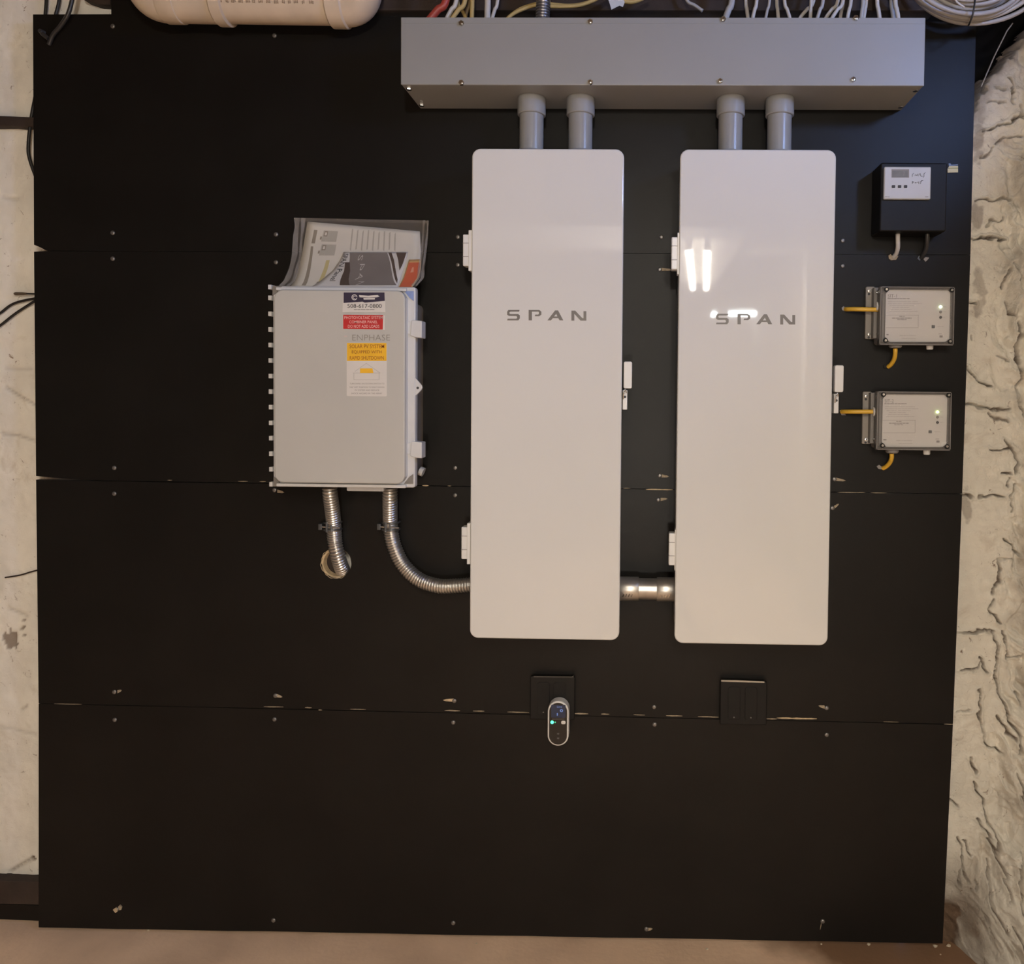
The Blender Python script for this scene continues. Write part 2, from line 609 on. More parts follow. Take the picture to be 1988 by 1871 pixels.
q = .2674
RC = []
for st, pts in [(1.2, [(480, 965), (600, 925), (700, 870), (760, 850)]), (.7, [(450, 1140), (520, 1110), (560, 1080)]), (.6, [(490, 750), (640, 750)]),
                (.7, [(580, 1050), (640, 1010), (760, 985)]), (.8, [(430, 1455), (560, 1450), (690, 1440)]), (1., [(500, 1640), (560, 1610), (600, 1590), (610, 1560)]),
                (1.5, [(400, 1728), (520, 1732), (640, 1740)]), (1, [(660, 560), (680, 620), (700, 700), (690, 770)]), (1.2, [(720, 780), (740, 860), (778, 900)]),
                (.8, [(560, 640), (640, 650)])]:
    RC.append((C(1780, 0, q, *pts), st))
for st, pts in [(1.2, [(380, 330), (430, 325)]), (1.3, [(350, 795), (420, 850), (460, 900), (540, 930)]), (1.2, [(350, 1070), (430, 1085), (520, 1085)]),
                (.8, [(520, 1085), (600, 1110), (690, 1110)]), (.7, [(520, 1120), (600, 1180), (650, 1195)]), (.9, [(640, 330), (660, 400), (700, 440)]),
                (.9, [(600, 220), (640, 140), (665, 60)]), (1.4, [(690, 40), (740, 160), (770, 240)]),
                (1.5, [(740, 480), (720, 640), (740, 760), (745, 900), (725, 1000), (740, 1090), (770, 1170)]), (1, [(530, 1395), (620, 1395), (690, 1370)]),
                (1.4, [(640, 1320), (690, 1380), (720, 1480), (710, 1560)]), (1, [(600, 1560), (680, 1555)]), (.8, [(640, 1670), (680, 1590)]),
                (1, [(330, 1730), (400, 1733)]), (.9, [(440, 1733), (640, 1738)]), (1.3, [(700, 1640), (670, 1760), (680, 1860)]), (.8, [(410, 570), (405, 600)]),
                (.5, [(580, 710), (660, 745)])]:
    RC.append((C(1780, 500, q, *pts), st))
for st, pts in [(1.5, [(640, 180), (700, 250), (750, 300)]), (.7, [(600, 320), (690, 310), (700, 380)]), (.8, [(290, 850), (540, 850)]),
                (.9, [(560, 600), (520, 670), (570, 730), (600, 780)]), (.9, [(320, 1120), (440, 1110), (470, 1060)]), (1.1, [(450, 1040), (510, 1130)]),
                (1.2, [(550, 850), (570, 950), (580, 1060), (560, 1170), (590, 1280), (640, 1370), (660, 1490), (740, 1600), (720, 1720)]),
                (.9, [(620, 850), (650, 980), (660, 1050), (740, 990)]), (1.3, [(440, 1260), (460, 1320), (440, 1450), (480, 1590), (520, 1680), (600, 1720)]),
                (1, [(580, 1460), (640, 1560), (700, 1620)]), (1, [(720, 1290), (770, 1400)]), (1, [(400, 1760), (440, 1870)]), (.4, [(280, 1430), (400, 1425)]),
                (.9, [(600, 340), (600, 470), (560, 560)])]:
    RC.append((C(1780, 1000, q, *pts), st))
for st, pts in [(1, [(830, 80), (870, 230)]), (1.2, [(835, 290), (880, 380), (940, 560), (1000, 700), (1040, 900)]),
                (1.3, [(870, 600), (960, 760), (1030, 900), (1060, 980), (1120, 1100)]), (1.1, [(720, 780), (740, 960), (720, 1180)]), (1, [(770, 800), (810, 920)]),
                (1.2, [(975, 1000), (985, 1340), (1050, 1450), (1120, 1600)]), (1.4, [(1200, 200), (1260, 400), (1270, 560)]),
                (1.3, [(1270, 900), (1210, 1100), (1240, 1250), (1260, 1460)]), (.8, [(640, 440), (720, 510)]), (.9, [(730, 960), (790, 1150)]),
                (1, [(840, 1140), (860, 1200)]), (1.2, [(1100, 1100), (1130, 1300)]), (1, [(930, 1400), (980, 1700)]), (1, [(1150, 1500), (1280, 1750)])]:
    RC.append((C(1700, 1450, .225, *pts), st))

xs = np.arange(2.34, 2.845, .0020)
zs = np.arange(FZ - .012, 2.52, .0020)
X, Z = np.meshgrid(xs, zs)
low = np.clip((.62 - Z) / .62, 0, 1)
xs0 = 2.585 - .135 * low ** 1.6 + (fbm(Z * 3 + 5, Z * 0, 3, 11) - .5) * .10
e = np.clip(X - xs0, 0, None)
base = YW - 1.35 * e ** 1.35 - low ** 2 * .10 * np.clip(e / .08, 0, 1)
side = np.clip((X - xs0 + .05) / .10, 0, 1)            # 0 on the flat strip, 1 on the rough corner
wx, wz = X + (fbm(X * 7, Z * 7, 3, 31) - .5) * .12, Z + (fbm(X * 7, Z * 7, 3, 37) - .5) * .12
rd = 1 - np.abs(2 * fbm((wx * .8 + wz * .35) * 20, (wz - wx * .4) * 6, 4, 21) - 1)      # ridges running down to the right
relief = (fbm(X * 10, Z * 10, 4, 3) - .5) * .012 + (fbm(X * 45, Z * 45, 3, 9) - .5) * .004
relief = relief + side * ((rd - .7) * .085 + (fbm(X * 30, Z * 22, 4, 51) - .5) * .026 + (fbm(X * 90, Z * 60, 3, 61) - .5) * .012 + (1 - np.abs(2 * fbm(wx * 60, wz * 34, 3, 63) - 1) - .7) * .012)
P0 = np.stack([X, base, Z], -1).reshape(-1, 3)
pxr = proj(P0)
jit = np.stack([(fbm(X * 45, Z * 45, 4, 71).ravel() - .5) * 16, (fbm(X * 45, Z * 45, 4, 73).ravel() - .5) * 16], -1)
D, S = segdist(pxr + jit, RC)
D, S = D.reshape(X.shape), S.reshape(X.shape)
thick = .5 + fbm(X * 18, Z * 18, 3, 75) * 1.6
carve = np.exp(-(D / (1.25 * thick)) ** 2) * S * .016 - np.exp(-((D - 4) / 2.6) ** 2) * S * .0035
# the masonry stops below the joists: a dark pocket opens above a slanting, broken edge
pxx, pxy = pxr[:, 0].reshape(X.shape), pxr[:, 1].reshape(X.shape)
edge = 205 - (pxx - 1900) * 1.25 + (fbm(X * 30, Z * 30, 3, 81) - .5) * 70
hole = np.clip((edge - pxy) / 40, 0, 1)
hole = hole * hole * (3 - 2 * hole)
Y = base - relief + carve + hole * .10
soil_shade = np.clip(np.clip((edge - pxy + 45) / 70, 0, 1) * .9, 0, .9)  # colour darkened towards the pocket's broken edge
raw = side * np.clip((fbm(wx * 14, wz * 9, 4, 121) - .42) * 4, 0, 1) * .38
soil_shade = np.maximum(soil_shade, raw)
low_soil_shade = np.clip((fbm(X * 8, Z * 8, 3, 91) - .35) * 3, 0, 1) * np.clip((.26 - Z) / .16, 0, 1) * .8
low_soil_shade = np.maximum(low_soil_shade, np.clip((1868 - pxx) / 16 + (fbm(X * 30, Z * 30, 3, 93) - .5) * 2, 0, 1) * np.clip((pxy - 1715) / 40, 0, 1))  # shade of the crevice beside the board's bottom corner, put into the colour
patch = np.clip((.8 - np.hypot((pxx - 1876) / 12, (pxy - 985) / 48) - (fbm(X * 40, Z * 40, 3, 95) - .5)) * 4, 0, 1) * .45
patch = np.maximum(patch, np.clip((.75 - np.hypot((pxx - 1900) / 18, (pxy - 560) / 60) - (fbm(X * 40, Z * 40, 3, 96) - .5) * 1.3) * 4, 0, 1) * .4)
patch = np.maximum(patch, np.clip((.8 - np.hypot((pxx - 1900) / 18, (pxy - 270) / 60) - (fbm(X * 40, Z * 40, 3, 97) - .5) * 1.3) * 4, 0, 1) * .45)
dirt = np.exp(-(D / (1.3 * thick)) ** 2) * np.clip(S + .1, 0, 1) * np.clip(fbm(X * 25, Z * 25, 3, 99) * 3 - .3, 0, 1)
patch = np.maximum(patch, np.clip(dirt, 0, .9))
patch = np.maximum(patch, np.clip((.8 - np.hypot((pxx - 1897) / 16, (pxy - 420) / 34) - (fbm(X * 40, Z * 40, 3, 98) - .5) * 1.3) * 4, 0, 1) * .5)
gridobj('wall_right_corner', X, Y, Z, M_RUB, np.clip(np.maximum(np.maximum(soil_shade, low_soil_shade), patch), 0, 1), cut=hole > .8)

# right-hand wall running toward the viewer, with the cellar window high up
wr = MB()
x0, x1 = WIN['x'], WIN['x'] + .25
for a in ((YB, WIN['y0'], FZ, ZC), (WIN['y1'], .35, FZ, ZC), (WIN['y0'], WIN['y1'], FZ, WIN['z0']), (WIN['y0'], WIN['y1'], WIN['z1'], ZC)):
    wr.box(x0, x1, a[0], a[1], a[2], a[3])
tag(wr.build('wall_right', M_ROOM), kind='structure')
wn = thing('window_1', (x0 + .12, (WIN['y0'] + WIN['y1']) / 2, WIN['z0']), None, None)
tag(wn, kind='structure')
f = MB()
yy0, yy1, zz0, zz1 = WIN['y0'], WIN['y1'], WIN['z0'], WIN['z1']
for a in ((yy0, yy0 + .03, zz0, zz1), (yy1 - .03, yy1, zz0, zz1), (yy0, yy1, zz0, zz0 + .03), (yy0, yy1, zz1 - .03, zz1)):
    f.box(x0 + .10, x0 + .14, *a)
f.build('window_frame', M_BEAM, wn)
tag(MB().box(3.0, 3.2, YB, .4, FZ, WIN['z0'] - .1).build('wall_right_outer', M_ROOM), kind='structure')

# wood above the masonry and furring strips behind the plywood
tag(MB().box(.30, 2.36, .0, .05, 2.452, ZC - .17).build('trim_1', M_WOODD, bevel=.004), kind='structure')
tag(MB().box(2.36, 3.2, .20, .34, 1.9, ZC - .002).build('trim_2', mat('pocket_shade', (.008, .0075, .0075), .9, spec=.1, var=.3)), kind='structure')  # near-black colour stands in for the shade inside the pocket


def strip(pts, y0, y1, name, label):
    P = pxpoly(pts, -y0)
    single(MB().prism(P, y0, y1), name, M_BLACK if 'skirting' in name else M_WOODD, label, 'wood strip', bevel=.002)


strip([(-40, 223), (58, 227), (110, 230), (110, 250), (58, 245), (40, 246), (20, 244), (-40, 245)], .019, .046, 'dark_strip', 'dark brown wood strip poking out behind the plywood near its top left')
strip([(596, 1010), (662, 1010), (662, 1190), (596, 1190)], .020, .0405, 'dark_strip', 'dark vertical strip added as shade inside the drilled hole')  # dark strip stands in for the shaded inside of the hole
strip([(-40, 1708), (100, 1713), (100, 1757), (-40, 1754)], .012, .046, 'sill_board', 'charcoal sill board low on the wall left of the plywood')
strip([(-40, 1754), (100, 1757), (100, 1789), (-40, 1783)], .030, .048, 'black_skirting', 'black strip just above the floor left of the plywood')  # black strip filling the gap below the sill board

# ================================================================== plywood backboard
bb = thing('plywood_backboard', (1.22, .009, FZ), 'large black-painted plywood backboard of four horizontal sheets on the wall', 'backboard')
TH = .018


def sheet(outer, hole=None):
    cu = bpy.data.curves.new('s', 'CURVE')
    cu.dimensions = '2D'
    cu.fill_mode = 'BOTH'
    cu.extrude = TH / 2
    for pts in [outer] + ([hole] if hole else []):
        sp = cu.splines.new('POLY')
        sp.points.add(len(pts) - 1)
        for p, (x, z) in zip(sp.points, pts):
            p.co = (x, z, 0, 1)
        sp.use_cyclic_u = True
    o = bpy.data.objects.new('s', cu)
    COL.objects.link(o)
    me = bpy.data.meshes.new_from_object(o.evaluated_get(bpy.context.evaluated_depsgraph_get()))
    bpy.data.objects.remove(o)
    mb = MB()
    mb.v = [(v.co.x, TH / 2 - v.co.z, v.co.y) for v in me.vertices]
    mb.f = [tuple(p.vertices) for p in me.polygons]
    return mb


def wob(a, b, n, amp):
    """slightly uneven sawn edge between two pixels"""
    return [(a[0] + (b[0] - a[0]) * k / n, a[1] + (b[1] - a[1]) * k / n + (random.uniform(-amp, amp) if 0 < k < n else 0)) for k in range(n + 1)]


HC = (653, 1093)
hp = [(HC[0] + 29 * math.cos(2 * math.pi * k / 36) * random.uniform(.97, 1.03), HC[1] + 29 * math.sin(2 * math.pi * k / 36) * random.uniform(.97, 1.03)) for k in range(36)]
outs = [
    [(64, 28)] + [(280, 27.5), (1895, 43), (1884, 494.4)] + wob((1884, 494.4), (91, 486.6), 24, .25)[1:] + [(78, 480), (66, 475)],
    wob((91, 487.2), (1884, 495.2), 24, .25) + wob((1868, 958.2), (200, 932.6), 24, .3) + [(120, 928.5), (70, 924), (66, 488.5)],
    [(70, 931), (120, 932.6), (200, 934)] + wob((200, 934), (1868, 959.4), 24, .3)[1:] + wob((1850, 1405.4), (75, 1364.8), 24, .3),
    wob((75, 1365.9), (1850, 1406.6), 24, .3) + wob((1830, 1831), (75, 1800), 24, .5),
]
sheets = []
for k, o_ in enumerate(outs):
    mb = sheet(pxpoly(o_, 0), pxpoly(hp, 0) if k == 2 else None)
    s_ = mb.build('plywood_sheet', M_BLACK, bb)
    sheets.append(s_)

# screws: pan heads with a cross recess, one shared mesh
def proto(mb, name, m, **kw):
    o = mb.build(name, m, None, **kw)
    me = o.data
    for md in list(o.modifiers):
        o.modifiers.remove(md)
    bpy.data.objects.remove(o)
    return me


smb = MB()
smb.tube([(0, 0, 0), (0, -.0012, 0), (0, -.0026, 0), (0, -.0030, 0)], [.0060, .0058, .0044, .0024], 12)
SCM = proto(smb, 'screw', M_SCREW, smooth=50)
SCR = [[(219, 51), (533, 69), (219, 452), (536, 455), (889, 460), (1284, 460), (1636, 467)],
       [(219, 502), (536, 509), (889, 514), (1281, 523), (1636, 516), (222, 908), (884, 908), (1281, 923), (1620, 930)],
       [(222, 958), (533, 951), (884, 961), (1278, 970), (1616, 986), (222, 1343), (535, 1350), (882, 1360), (1270, 1372), (1605, 1374)],
       [(223, 1397), (533, 1396), (880, 1402), (1271, 1406), (1605, 1426), (227, 1765), (531, 1786), (880, 1791), (1255, 1803), (1597, 1788)]]
for s_, L in zip(sheets, SCR):
    for x, y in L:
        inst('screw', SCM, at(x, y, .0), s_, rot=(0, random.uniform(0, 3), 0))


def chip(k, pts, m=None, t=.0016):
    MB().prism(pxpoly(pts, t), -t, 0).build('paint_chip', m or M_CHIP, sheets[k])


def sliver(k, x0, x1, y, h=2.2, m=None, slope=.018):
    n = max(3, int((x1 - x0) / 9))
    up = [(x0 + (x1 - x0) * i / n, y + (x1 - x0) * i / n * slope - h / 2 * (random.uniform(.5, 1.1) if 0 < i < n else .25)) for i in range(n + 1)]
    dnn = [(x0 + (x1 - x0) * i / n, y + (x1 - x0) * i / n * slope + h / 2 * (random.uniform(.5, 1.1) if 0 < i < n else .25)) for i in range(n, -1, -1)]
    chip(k, up + dnn, m, .0012)


for k, x, y, dx, dy in [(1, 1290, 523, 16, 1), (1, 1288, 924, 11, 1), (2, 1286, 969, 10, -1), (1, 1628, 931, 14, 2), (2, 1622, 983, 7, -5), (2, 542, 954, 10, 2),
                        (2, 875, 1359, -15, 0), (2, 1598, 1372, -9, -2), (2, 540, 1351, 8, 2), (3, 1259, 1804, 8, -1), (3, 1594, 1796, -2, 9), (2, 230, 1342, 6, -2)]:
    yel = (x == 875)
    chip(k, [(x - dx * .35, y - dy * .35 - 3), (x + dx * .6, y + dy * .6 - 2), (x + dx, y + dy), (x + dx * .6, y + dy * .6 + 2), (x - dx * .35, y - dy * .35 + 3)], M_RAW if yel else None)
chip(3, [(219, 1766), (224, 1762), (228, 1765), (228, 1769), (224, 1772)], M_RAW, .0034)
chip(3, [(229, 1760), (232, 1757), (236, 1761), (235, 1766), (231, 1767)], M_CHIP, .0034)
for a in [(462, 481, 934, 1.8), (504, 516, 934.5, 1.6), (820, 832, 942.5, 2.6), (869, 876, 943, 1.2), (1210, 1224, 947.5, 1.6), (1254, 1306, 950, 2.6), (1626, 1680, 955.5, 1.4), (1690, 1722, 956.5, 1.3), (325, 334, 932, 1.2)]:
    sliver(2, *a, m=M_RAW if a[3] > 2.4 else None, slope=.01)
for a in [(105, 158, 1366, 1.2), (512, 550, 1371.5, 1.6), (592, 605, 1373.5, 2.4), (618, 625, 1378, 2), (680, 710, 1376.5, 1.2), (863, 893, 1379, 2.6), (918, 940, 1380, 2.4), (985, 1027, 1382, 1.7),
          (1115, 1142, 1385, 3.2), (1167, 1183, 1386, 2.6), (1230, 1252, 1387.5, 2.2), (1293, 1325, 1389, 2.6), (1355, 1395, 1391, 2.4), (1484, 1508, 1395, 2.2), (1508, 1586, 1393.5, 3.0), (1715, 1745, 1401, 1.2), (1833, 1849, 1405.5, 1.8)]:
    sliver(3, *a, m=M_RAW if a[0] == 1508 else None, slope=.022)
# the freshly drilled hole: raw wood shows on its cut edge
rim = MB()
n = 90


def rimfn(u, v):
    a = 2 * math.pi * u
    k = min(1., max(0., min((u - .12) / .08, (.74 - u) / .10)))
    rr = 29.2 + k * (1.0 + .7 * math.sin(7 * a) + .5 * math.sin(17 * a)) if v < .01 else 29.4 - k * (3.4 if v < .6 else 5.5)
    y = -.0006 if v < .01 else (.003 if v < .6 else .0178)
    p = at(HC[0] + rr * math.cos(a), HC[1] + rr * math.sin(a), 0)
    return (p[0], y, p[2])


rim.grid(rimfn, n, 2)
rim.build('hole_edge', M_RAW, sheets[2])

# ================================================================== wireway (gutter) on top
GD = .16
gx0, gx1 = 1.0300, 2.2767
gz0, gz1 = 2.1975, 2.3549
g = thing('wire_gutter', ((gx0 + gx1) / 2, -.08, gz0), 'long grey sheet-metal wiring trough across the top of the board', 'wiring trough')
MB().box(gx0, gx1, -GD + .004, -.001, gz0, gz1).build('trough_body', M_GUT, g, bevel=.0025)
MB().box(gx0, gx1, -GD, -GD + .0032, gz0 - .001, gz1 + .001).build('cover', M_GUT, g, bevel=.0015)
MB().box(gx0 + .004, gx1 - .004, -GD - .0008, -GD + .001, gz1 - .014, gz1 - .0125).build('cover_fold', M_GUT, g)
hx = MB()
hx.tube([(0, 0, 0), (0, -.0042, 0)], [.0072, .0066], 6).tube([(0, -.0042, 0), (0, -.0046, 0)], [.0042, .003], 8)
HEX = proto(hx, 'screw', M_CHROME, smooth=30)
for x, y in [(896, 46), (1146, 43), (1404, 38), (1661, 36), (896, 161), (1146, 160), (1398, 158), (1656, 155)]:
    p = at(x, y, GD)
    inst('cover_screw', HEX, (p[0], -GD, p[2]), g, rot=(0, random.uniform(0, 1), 0))
for x, y in ((gx0 + .012, -.135), (gx0 + .012, -.03), (gx1 - .012, -.135), (gx1 - .012, -.03)):
    inst('corner_screw', HEX, (x, y, gz0), g, rot=(math.radians(90), 0, 0))

# ================================================================== white load-centre panels
PD = .14
PZ = {0: (1.1975, 1.5670, .8536, 2.0519), 1: (1.7025, 2.0776, .8493, 2.0522)}
SP = [[(540, 1452), (633, 1452), (628, 1466), (556, 1466), (548, 1474), (548, 1480), (556, 1486), (620, 1486), (634, 1496), (634, 1522), (622, 1538), (530, 1538), (534, 1524), (606, 1524), (612, 1518), (612, 1508), (604, 1502), (545, 1502), (530, 1492), (530, 1466)],
      [(707, 1452), (795, 1452), (812, 1466), (812, 1490), (795, 1504), (757, 1504), (762, 1490), (786, 1490), (792, 1484), (792, 1472), (786, 1466), (734, 1466), (734, 1538), (707, 1538)],
      [(862, 1538), (925, 1456), (950, 1456), (993, 1538), (962, 1538), (952, 1520), (905, 1520), (915, 1506), (944, 1506), (934, 1484), (892, 1538)],
      [(1060, 1540), (1060, 1458), (1092, 1458), (1150, 1520), (1160, 1520), (1160, 1462), (1183, 1462), (1183, 1540), (1135, 1540), (1084, 1484), (1084, 1540)]]


def panel(k, label, hinges, latch, shift):
    x0, x1, z0, z1 = PZ[k]
    t = thing('load_center', ((x0 + x1) / 2, -PD / 2, z0), label, 'electrical panel', 'white load centres under the trough')
    MB().prism(rrect(x0 + .003, x1 - .003, z0 + .003, z1 - .003, .018), -PD + .034, -.001).build('body', M_BODYG, t, smooth=40, bevel=.002)
    MB().prism(rrect(x0 + .007, x1 - .007, z0 + .007, z1 - .007, .015), -PD + .030, -PD + .036).build('gasket', M_BPLAST, t)
    MB().prism(rrect(x0, x1, z0, z1, .021, 8), -PD, -PD + .031).build('door', M_WHITE, t, smooth=30, bevel=.0035, seg=3)
    for pl in SP:
        lg = MB().prism(pxpoly([(860 + a * .2352 + shift[0], 260 + b * .2352 + shift[1]) for a, b in pl], PD + .0006), -PD - .0006, -PD + .0005)
        lg.build('letter', M_LETTER, t)
    for (hx0, hy0, hx1, hy1) in hinges:
        a0, a1, b0, b1 = pxrect(hx0, hy0, hx1, hy1, PD - .02)
        h = MB().box(a0, a1 + .004, -PD + .006, -PD + .034, b0, b1).build('hinge', M_WHITE2, t, bevel=.0025)
        for zf in (.3, .72):
            MB().box(a0 - .0004, a1, -PD + .0052, -PD + .034, b0 + (b1 - b0) * zf - .0006, b0 + (b1 - b0) * zf + .0006).build('knuckle_gap', M_INK, h)
        MB().box(a1 - .002, a1 + .006, -PD + .004, -PD + .030, b0 - .012, b1 + .010).build('hinge_leaf', M_WHITE2, t, bevel=.001)
    lx0, ly0, lx1, ly1 = latch
    a0, a1, b0, b1 = pxrect(lx0, ly0, lx1, ly1, PD - .01)
    MB().prism(rrect(a0, a1, b0, b1, .004, 4), -PD + .001, -PD + .020).build('latch_plate', M_WHITE2, t, smooth=30, bevel=.0015)
    a0, a1, b0, b1 = pxrect(lx0 - 2, ly1 + 3, lx0 + 7, ly1 + 41, PD - .015)
    hs = MB().box(a0, a1, -PD + .004, -PD + .028, b0, b1).build('hasp', M_WHITE2, t, bevel=.0015)
    zc = b0 + (b1 - b0) * .78
    MB().tube(smoothpath([(a0 + .002, -PD + .002, zc - .011), (a0 + .002, -PD - .004, zc), (a0 + .006, -PD - .004, zc + .012), (a0 + .009, -PD + .001, zc + .004)], 18), .0016, 8).build('lock_loop', M_CHROME, hs, smooth=60)
    MB().tube([((a0 + a1) / 2, -PD + .0035, zc - .006), ((a0 + a1) / 2, -PD + .006, zc - .006)], .0032, 10).build('hasp_hole', M_INKD, hs)
    return t


panel(0, 'white electrical panel with SPAN lettering, nearer the grey combiner box', [(901, 457, 914, 518), (898, 1021, 911, 1083)], (1211, 702, 1227, 754), (0, 0))
panel(1, 'white electrical panel mirroring ceiling lights, nearer the two clear-lidded boxes', [(1303, 462, 1316, 525), (1298, 1033, 1311, 1095)], (1619, 709, 1636, 761), (405.5, 7.5))
# small plug on top of the first panel
p = at(1168, 287, .10)
single(MB().tube([(p[0], -.10, 2.0500), (p[0], -.10, 2.0575), (p[0], -.10, 2.060)], [.0055, .0055, .004], 10), 'hole_plug', M_WPLAST, 'tiny white hole plug on top of the left white panel', 'plug', smooth=40)

# ================================================================== grey PVC conduits from trough to panels
for i, (x, lab) in enumerate([(1032, 'grey plastic conduit above the left white panel, farther left of its pair'), (1127, 'grey plastic conduit above the left white panel, farther right of its pair'),
                              (1418, 'grey plastic conduit above the right white panel, farther left of its pair'), (1513, 'grey plastic conduit above the right white panel, farther right of its pair')]):
    X0 = at(x, 250, .075)[0]
    zt, zb = gz0, 2.0510
    t = thing('pvc_conduit', (X0, -.075, zb), lab, 'conduit', 'grey conduits between trough and panels')
    MB().tube([(X0, -.075, zb), (X0, -.075, zt)], .0300, 32).build('pipe', M_PVCG, t, smooth=40)
    MB().tube([(X0, -.075, zt - .044), (X0, -.075, zt - .042), (X0, -.075, zt - .003), (X0, -.075, zt - .0002)], [.0335, .0352, .0352, .0345], 32).build('coupling', M_PVCG, t, smooth=40)
    MB().tube([(X0, -.075, zb), (X0, -.075, zb + .004), (X0, -.075, zb + .010), (X0, -.075, zb + .014)], [.0370, .0370, .0345, .0302], 32).build('foot_flange', M_PVCG, t, smooth=40)

# ================================================================== grey combiner enclosure
ED = .150
ex0, ex1, ez0, ez1 = pxrect(530, 556, 806, 945, ED - .022)
eb = thing('combiner_box', ((ex0 + ex1) / 2, -.07, ez0), 'grey plastic solar combiner enclosure with three stickers on its door', 'enclosure')
bx1 = at(822, 750, 0)[0]
MB().prism(rrect(ex0 + .018, bx1, ez0 + .022, ez1 - .030, .014), -ED + .040, -.001).build('body', mat('enclosure_body', (.24, .205, .17), .5, var=.04), eb, smooth=40, bevel=.002)
MB().prism(rrect(ex0, ex1, ez0, ez1, .006), -ED + .022, -ED + .044).build('door_flange', M_ENCL2, eb, smooth=40, bevel=.003)
dx0, dx1, dz0, dz1 = pxrect(532, 563, 786, 938, ED)
dr = MB().prism(rrect(dx0, dx1, dz0, dz1, .022, 8), -ED, -ED + .024).build('door', M_ENCL, eb, smooth=30, bevel=.003, seg=3)
for zc in (ez1 - .008, ez0 + .004):
    MB().box(ex0 + .012, ex1 - .020, -ED + .012, -ED + .023, zc - .004, zc + .004).build('rim', M_ENCL2, eb, bevel=.002)
MB().box(ex1 - .021, ex1 - .018, -ED + .010, -ED + .023, ez0 + .028, ez1 - .028).build('rim', M_ENCL2, eb, bevel=.001)
for cx, cy, m in ((794, 572, M_FOIL), (793, 932, M_BASEG), (538, 562, M_BASEG), (540, 937, M_BASEG)):
    s1, s2 = (1 if cx > 700 else -1), (1 if cy > 700 else -1)
    quadpx([(cx - 9 * s1, cy + 7 * s2), (cx + 9 * s1, cy + 7 * s2), (cx + 9 * s1, cy - 12 * s2), (cx + 1 * s1, cy - 6 * s2)], ED - .0195, m, eb, 'corner_pocket', .002)
tmb = MB().box(-.004, .004, -.010, .010, -.0055, .0055)
TAB = proto(tmb, 'hinge_tab', M_ENCL2)
for y in (558, 579, 609.7, 640, 670, 700, 730, 760, 790, 820.5, 850, 880, 910, 939):
    p = at(527.5 + (y - 558) * .006, y, ED - .03)
    inst('hinge_tab', TAB, p, eb)
for y0, y1 in ((622, 652), (856, 884)):
    a0, a1, b0, b1 = pxrect(799, y0, 822, y1, ED - .03)
    l_ = MB().prism([(a0 + .004, b1), (a1, b1 - .002), (a1, b0 - .006), (a0 + .012, b0 - .004), (a0, b0)], -ED + .016, -ED + .050).build('latch', M_ENCL2, eb, bevel=.002)
    MB().box(a0 - .012, a0 + .006, -ED + .0195, -ED + .024, b0 + .004, b1 - .004).build('latch_seat', M_ENCL2, l_, bevel=.001)
ear = pxpoly([(804, 735), (806, 733), (819, 748), (820, 753), (817, 758), (807, 768), (804, 768)], ED - .025)
er = MB().prism(ear, -ED + .024, -ED + .030).build('padlock_ear', M_ENCL2, eb, bevel=.001)
p = at(811, 753, ED - .024)
MB().tube([(p[0], -ED + .0236, p[2]), (p[0], -ED + .0255, p[2])], .0032, 12).build('ear_hole', M_INKD, er)
a0, a1, b0, b1 = pxrect(674, 944, 746, 951, ED - .05)
MB().box(a0, a1, -ED + .045, -.03, b0 - .003, b1 + .01).build('bottom_boss', M_ENCL2, eb, bevel=.003)
p = at(815, 900, .06)
MB().tube([(p[0] - .006, -.04, p[2] - .02), (p[0] + .004, -.04, p[2] - .024)], .012, 12).build('side_boss', M_ENCL, eb, smooth=40)
# stickers
E1 = ED + .0008
EP = ED + .0013
st = quadpx([(666, 567), (747, 567), (748, 606), (665, 606)], E1, M_LAB, eb, 'phone_sticker')
tag(st, 'navy and white sticker with a phone number')
m_navy = mat('navy_print', (.030, .022, .050), .5)
quadpx([(667, 567.5), (746.6, 567.5), (747, 584), (708, 587.5), (704, 585.6), (667, 588)], ED + .0010, m_navy, st, 'navy_field', .0003)
c_ = MB()
p = at(688, 577, EP)
for r0, r1, a0, a1 in ((.0052, .0070, 0, 340), (.0024, .0038, 30, 300)):
    pts = [(p[0] + r1 * math.cos(math.radians(a)), p[2] + r1 * math.sin(math.radians(a))) for a in np.linspace(a0, a1, 30)]
    pin = [(p[0] + r0 * math.cos(math.radians(a)), p[2] + r0 * math.sin(math.radians(a))) for a in np.linspace(a1, a0, 30)]
    c_.prism(pts + pin, -EP, -EP + .0002)
c_.build('round_logo', M_LAB, st)


def scribble(x0, x1, y, h, d, m, parent, name='small_print', words=None, slope=0.):
    """a line of print too small to read: short word-length strokes"""
    mb = MB()
    x = x0
    while x < x1 - 1:
        wl = min(random.uniform(3.5, 9), x1 - x)
        yy = y + (x - x0) * slope
        mb.prism(pxpoly([(x, yy - h / 2), (x + wl, yy - h / 2 + wl * slope), (x + wl, yy + h / 2 + wl * slope), (x, yy + h / 2)], d), -d, -d + .0002)
        x += wl + random.uniform(.7, 1.3)
    return mb.build(name, m, parent)


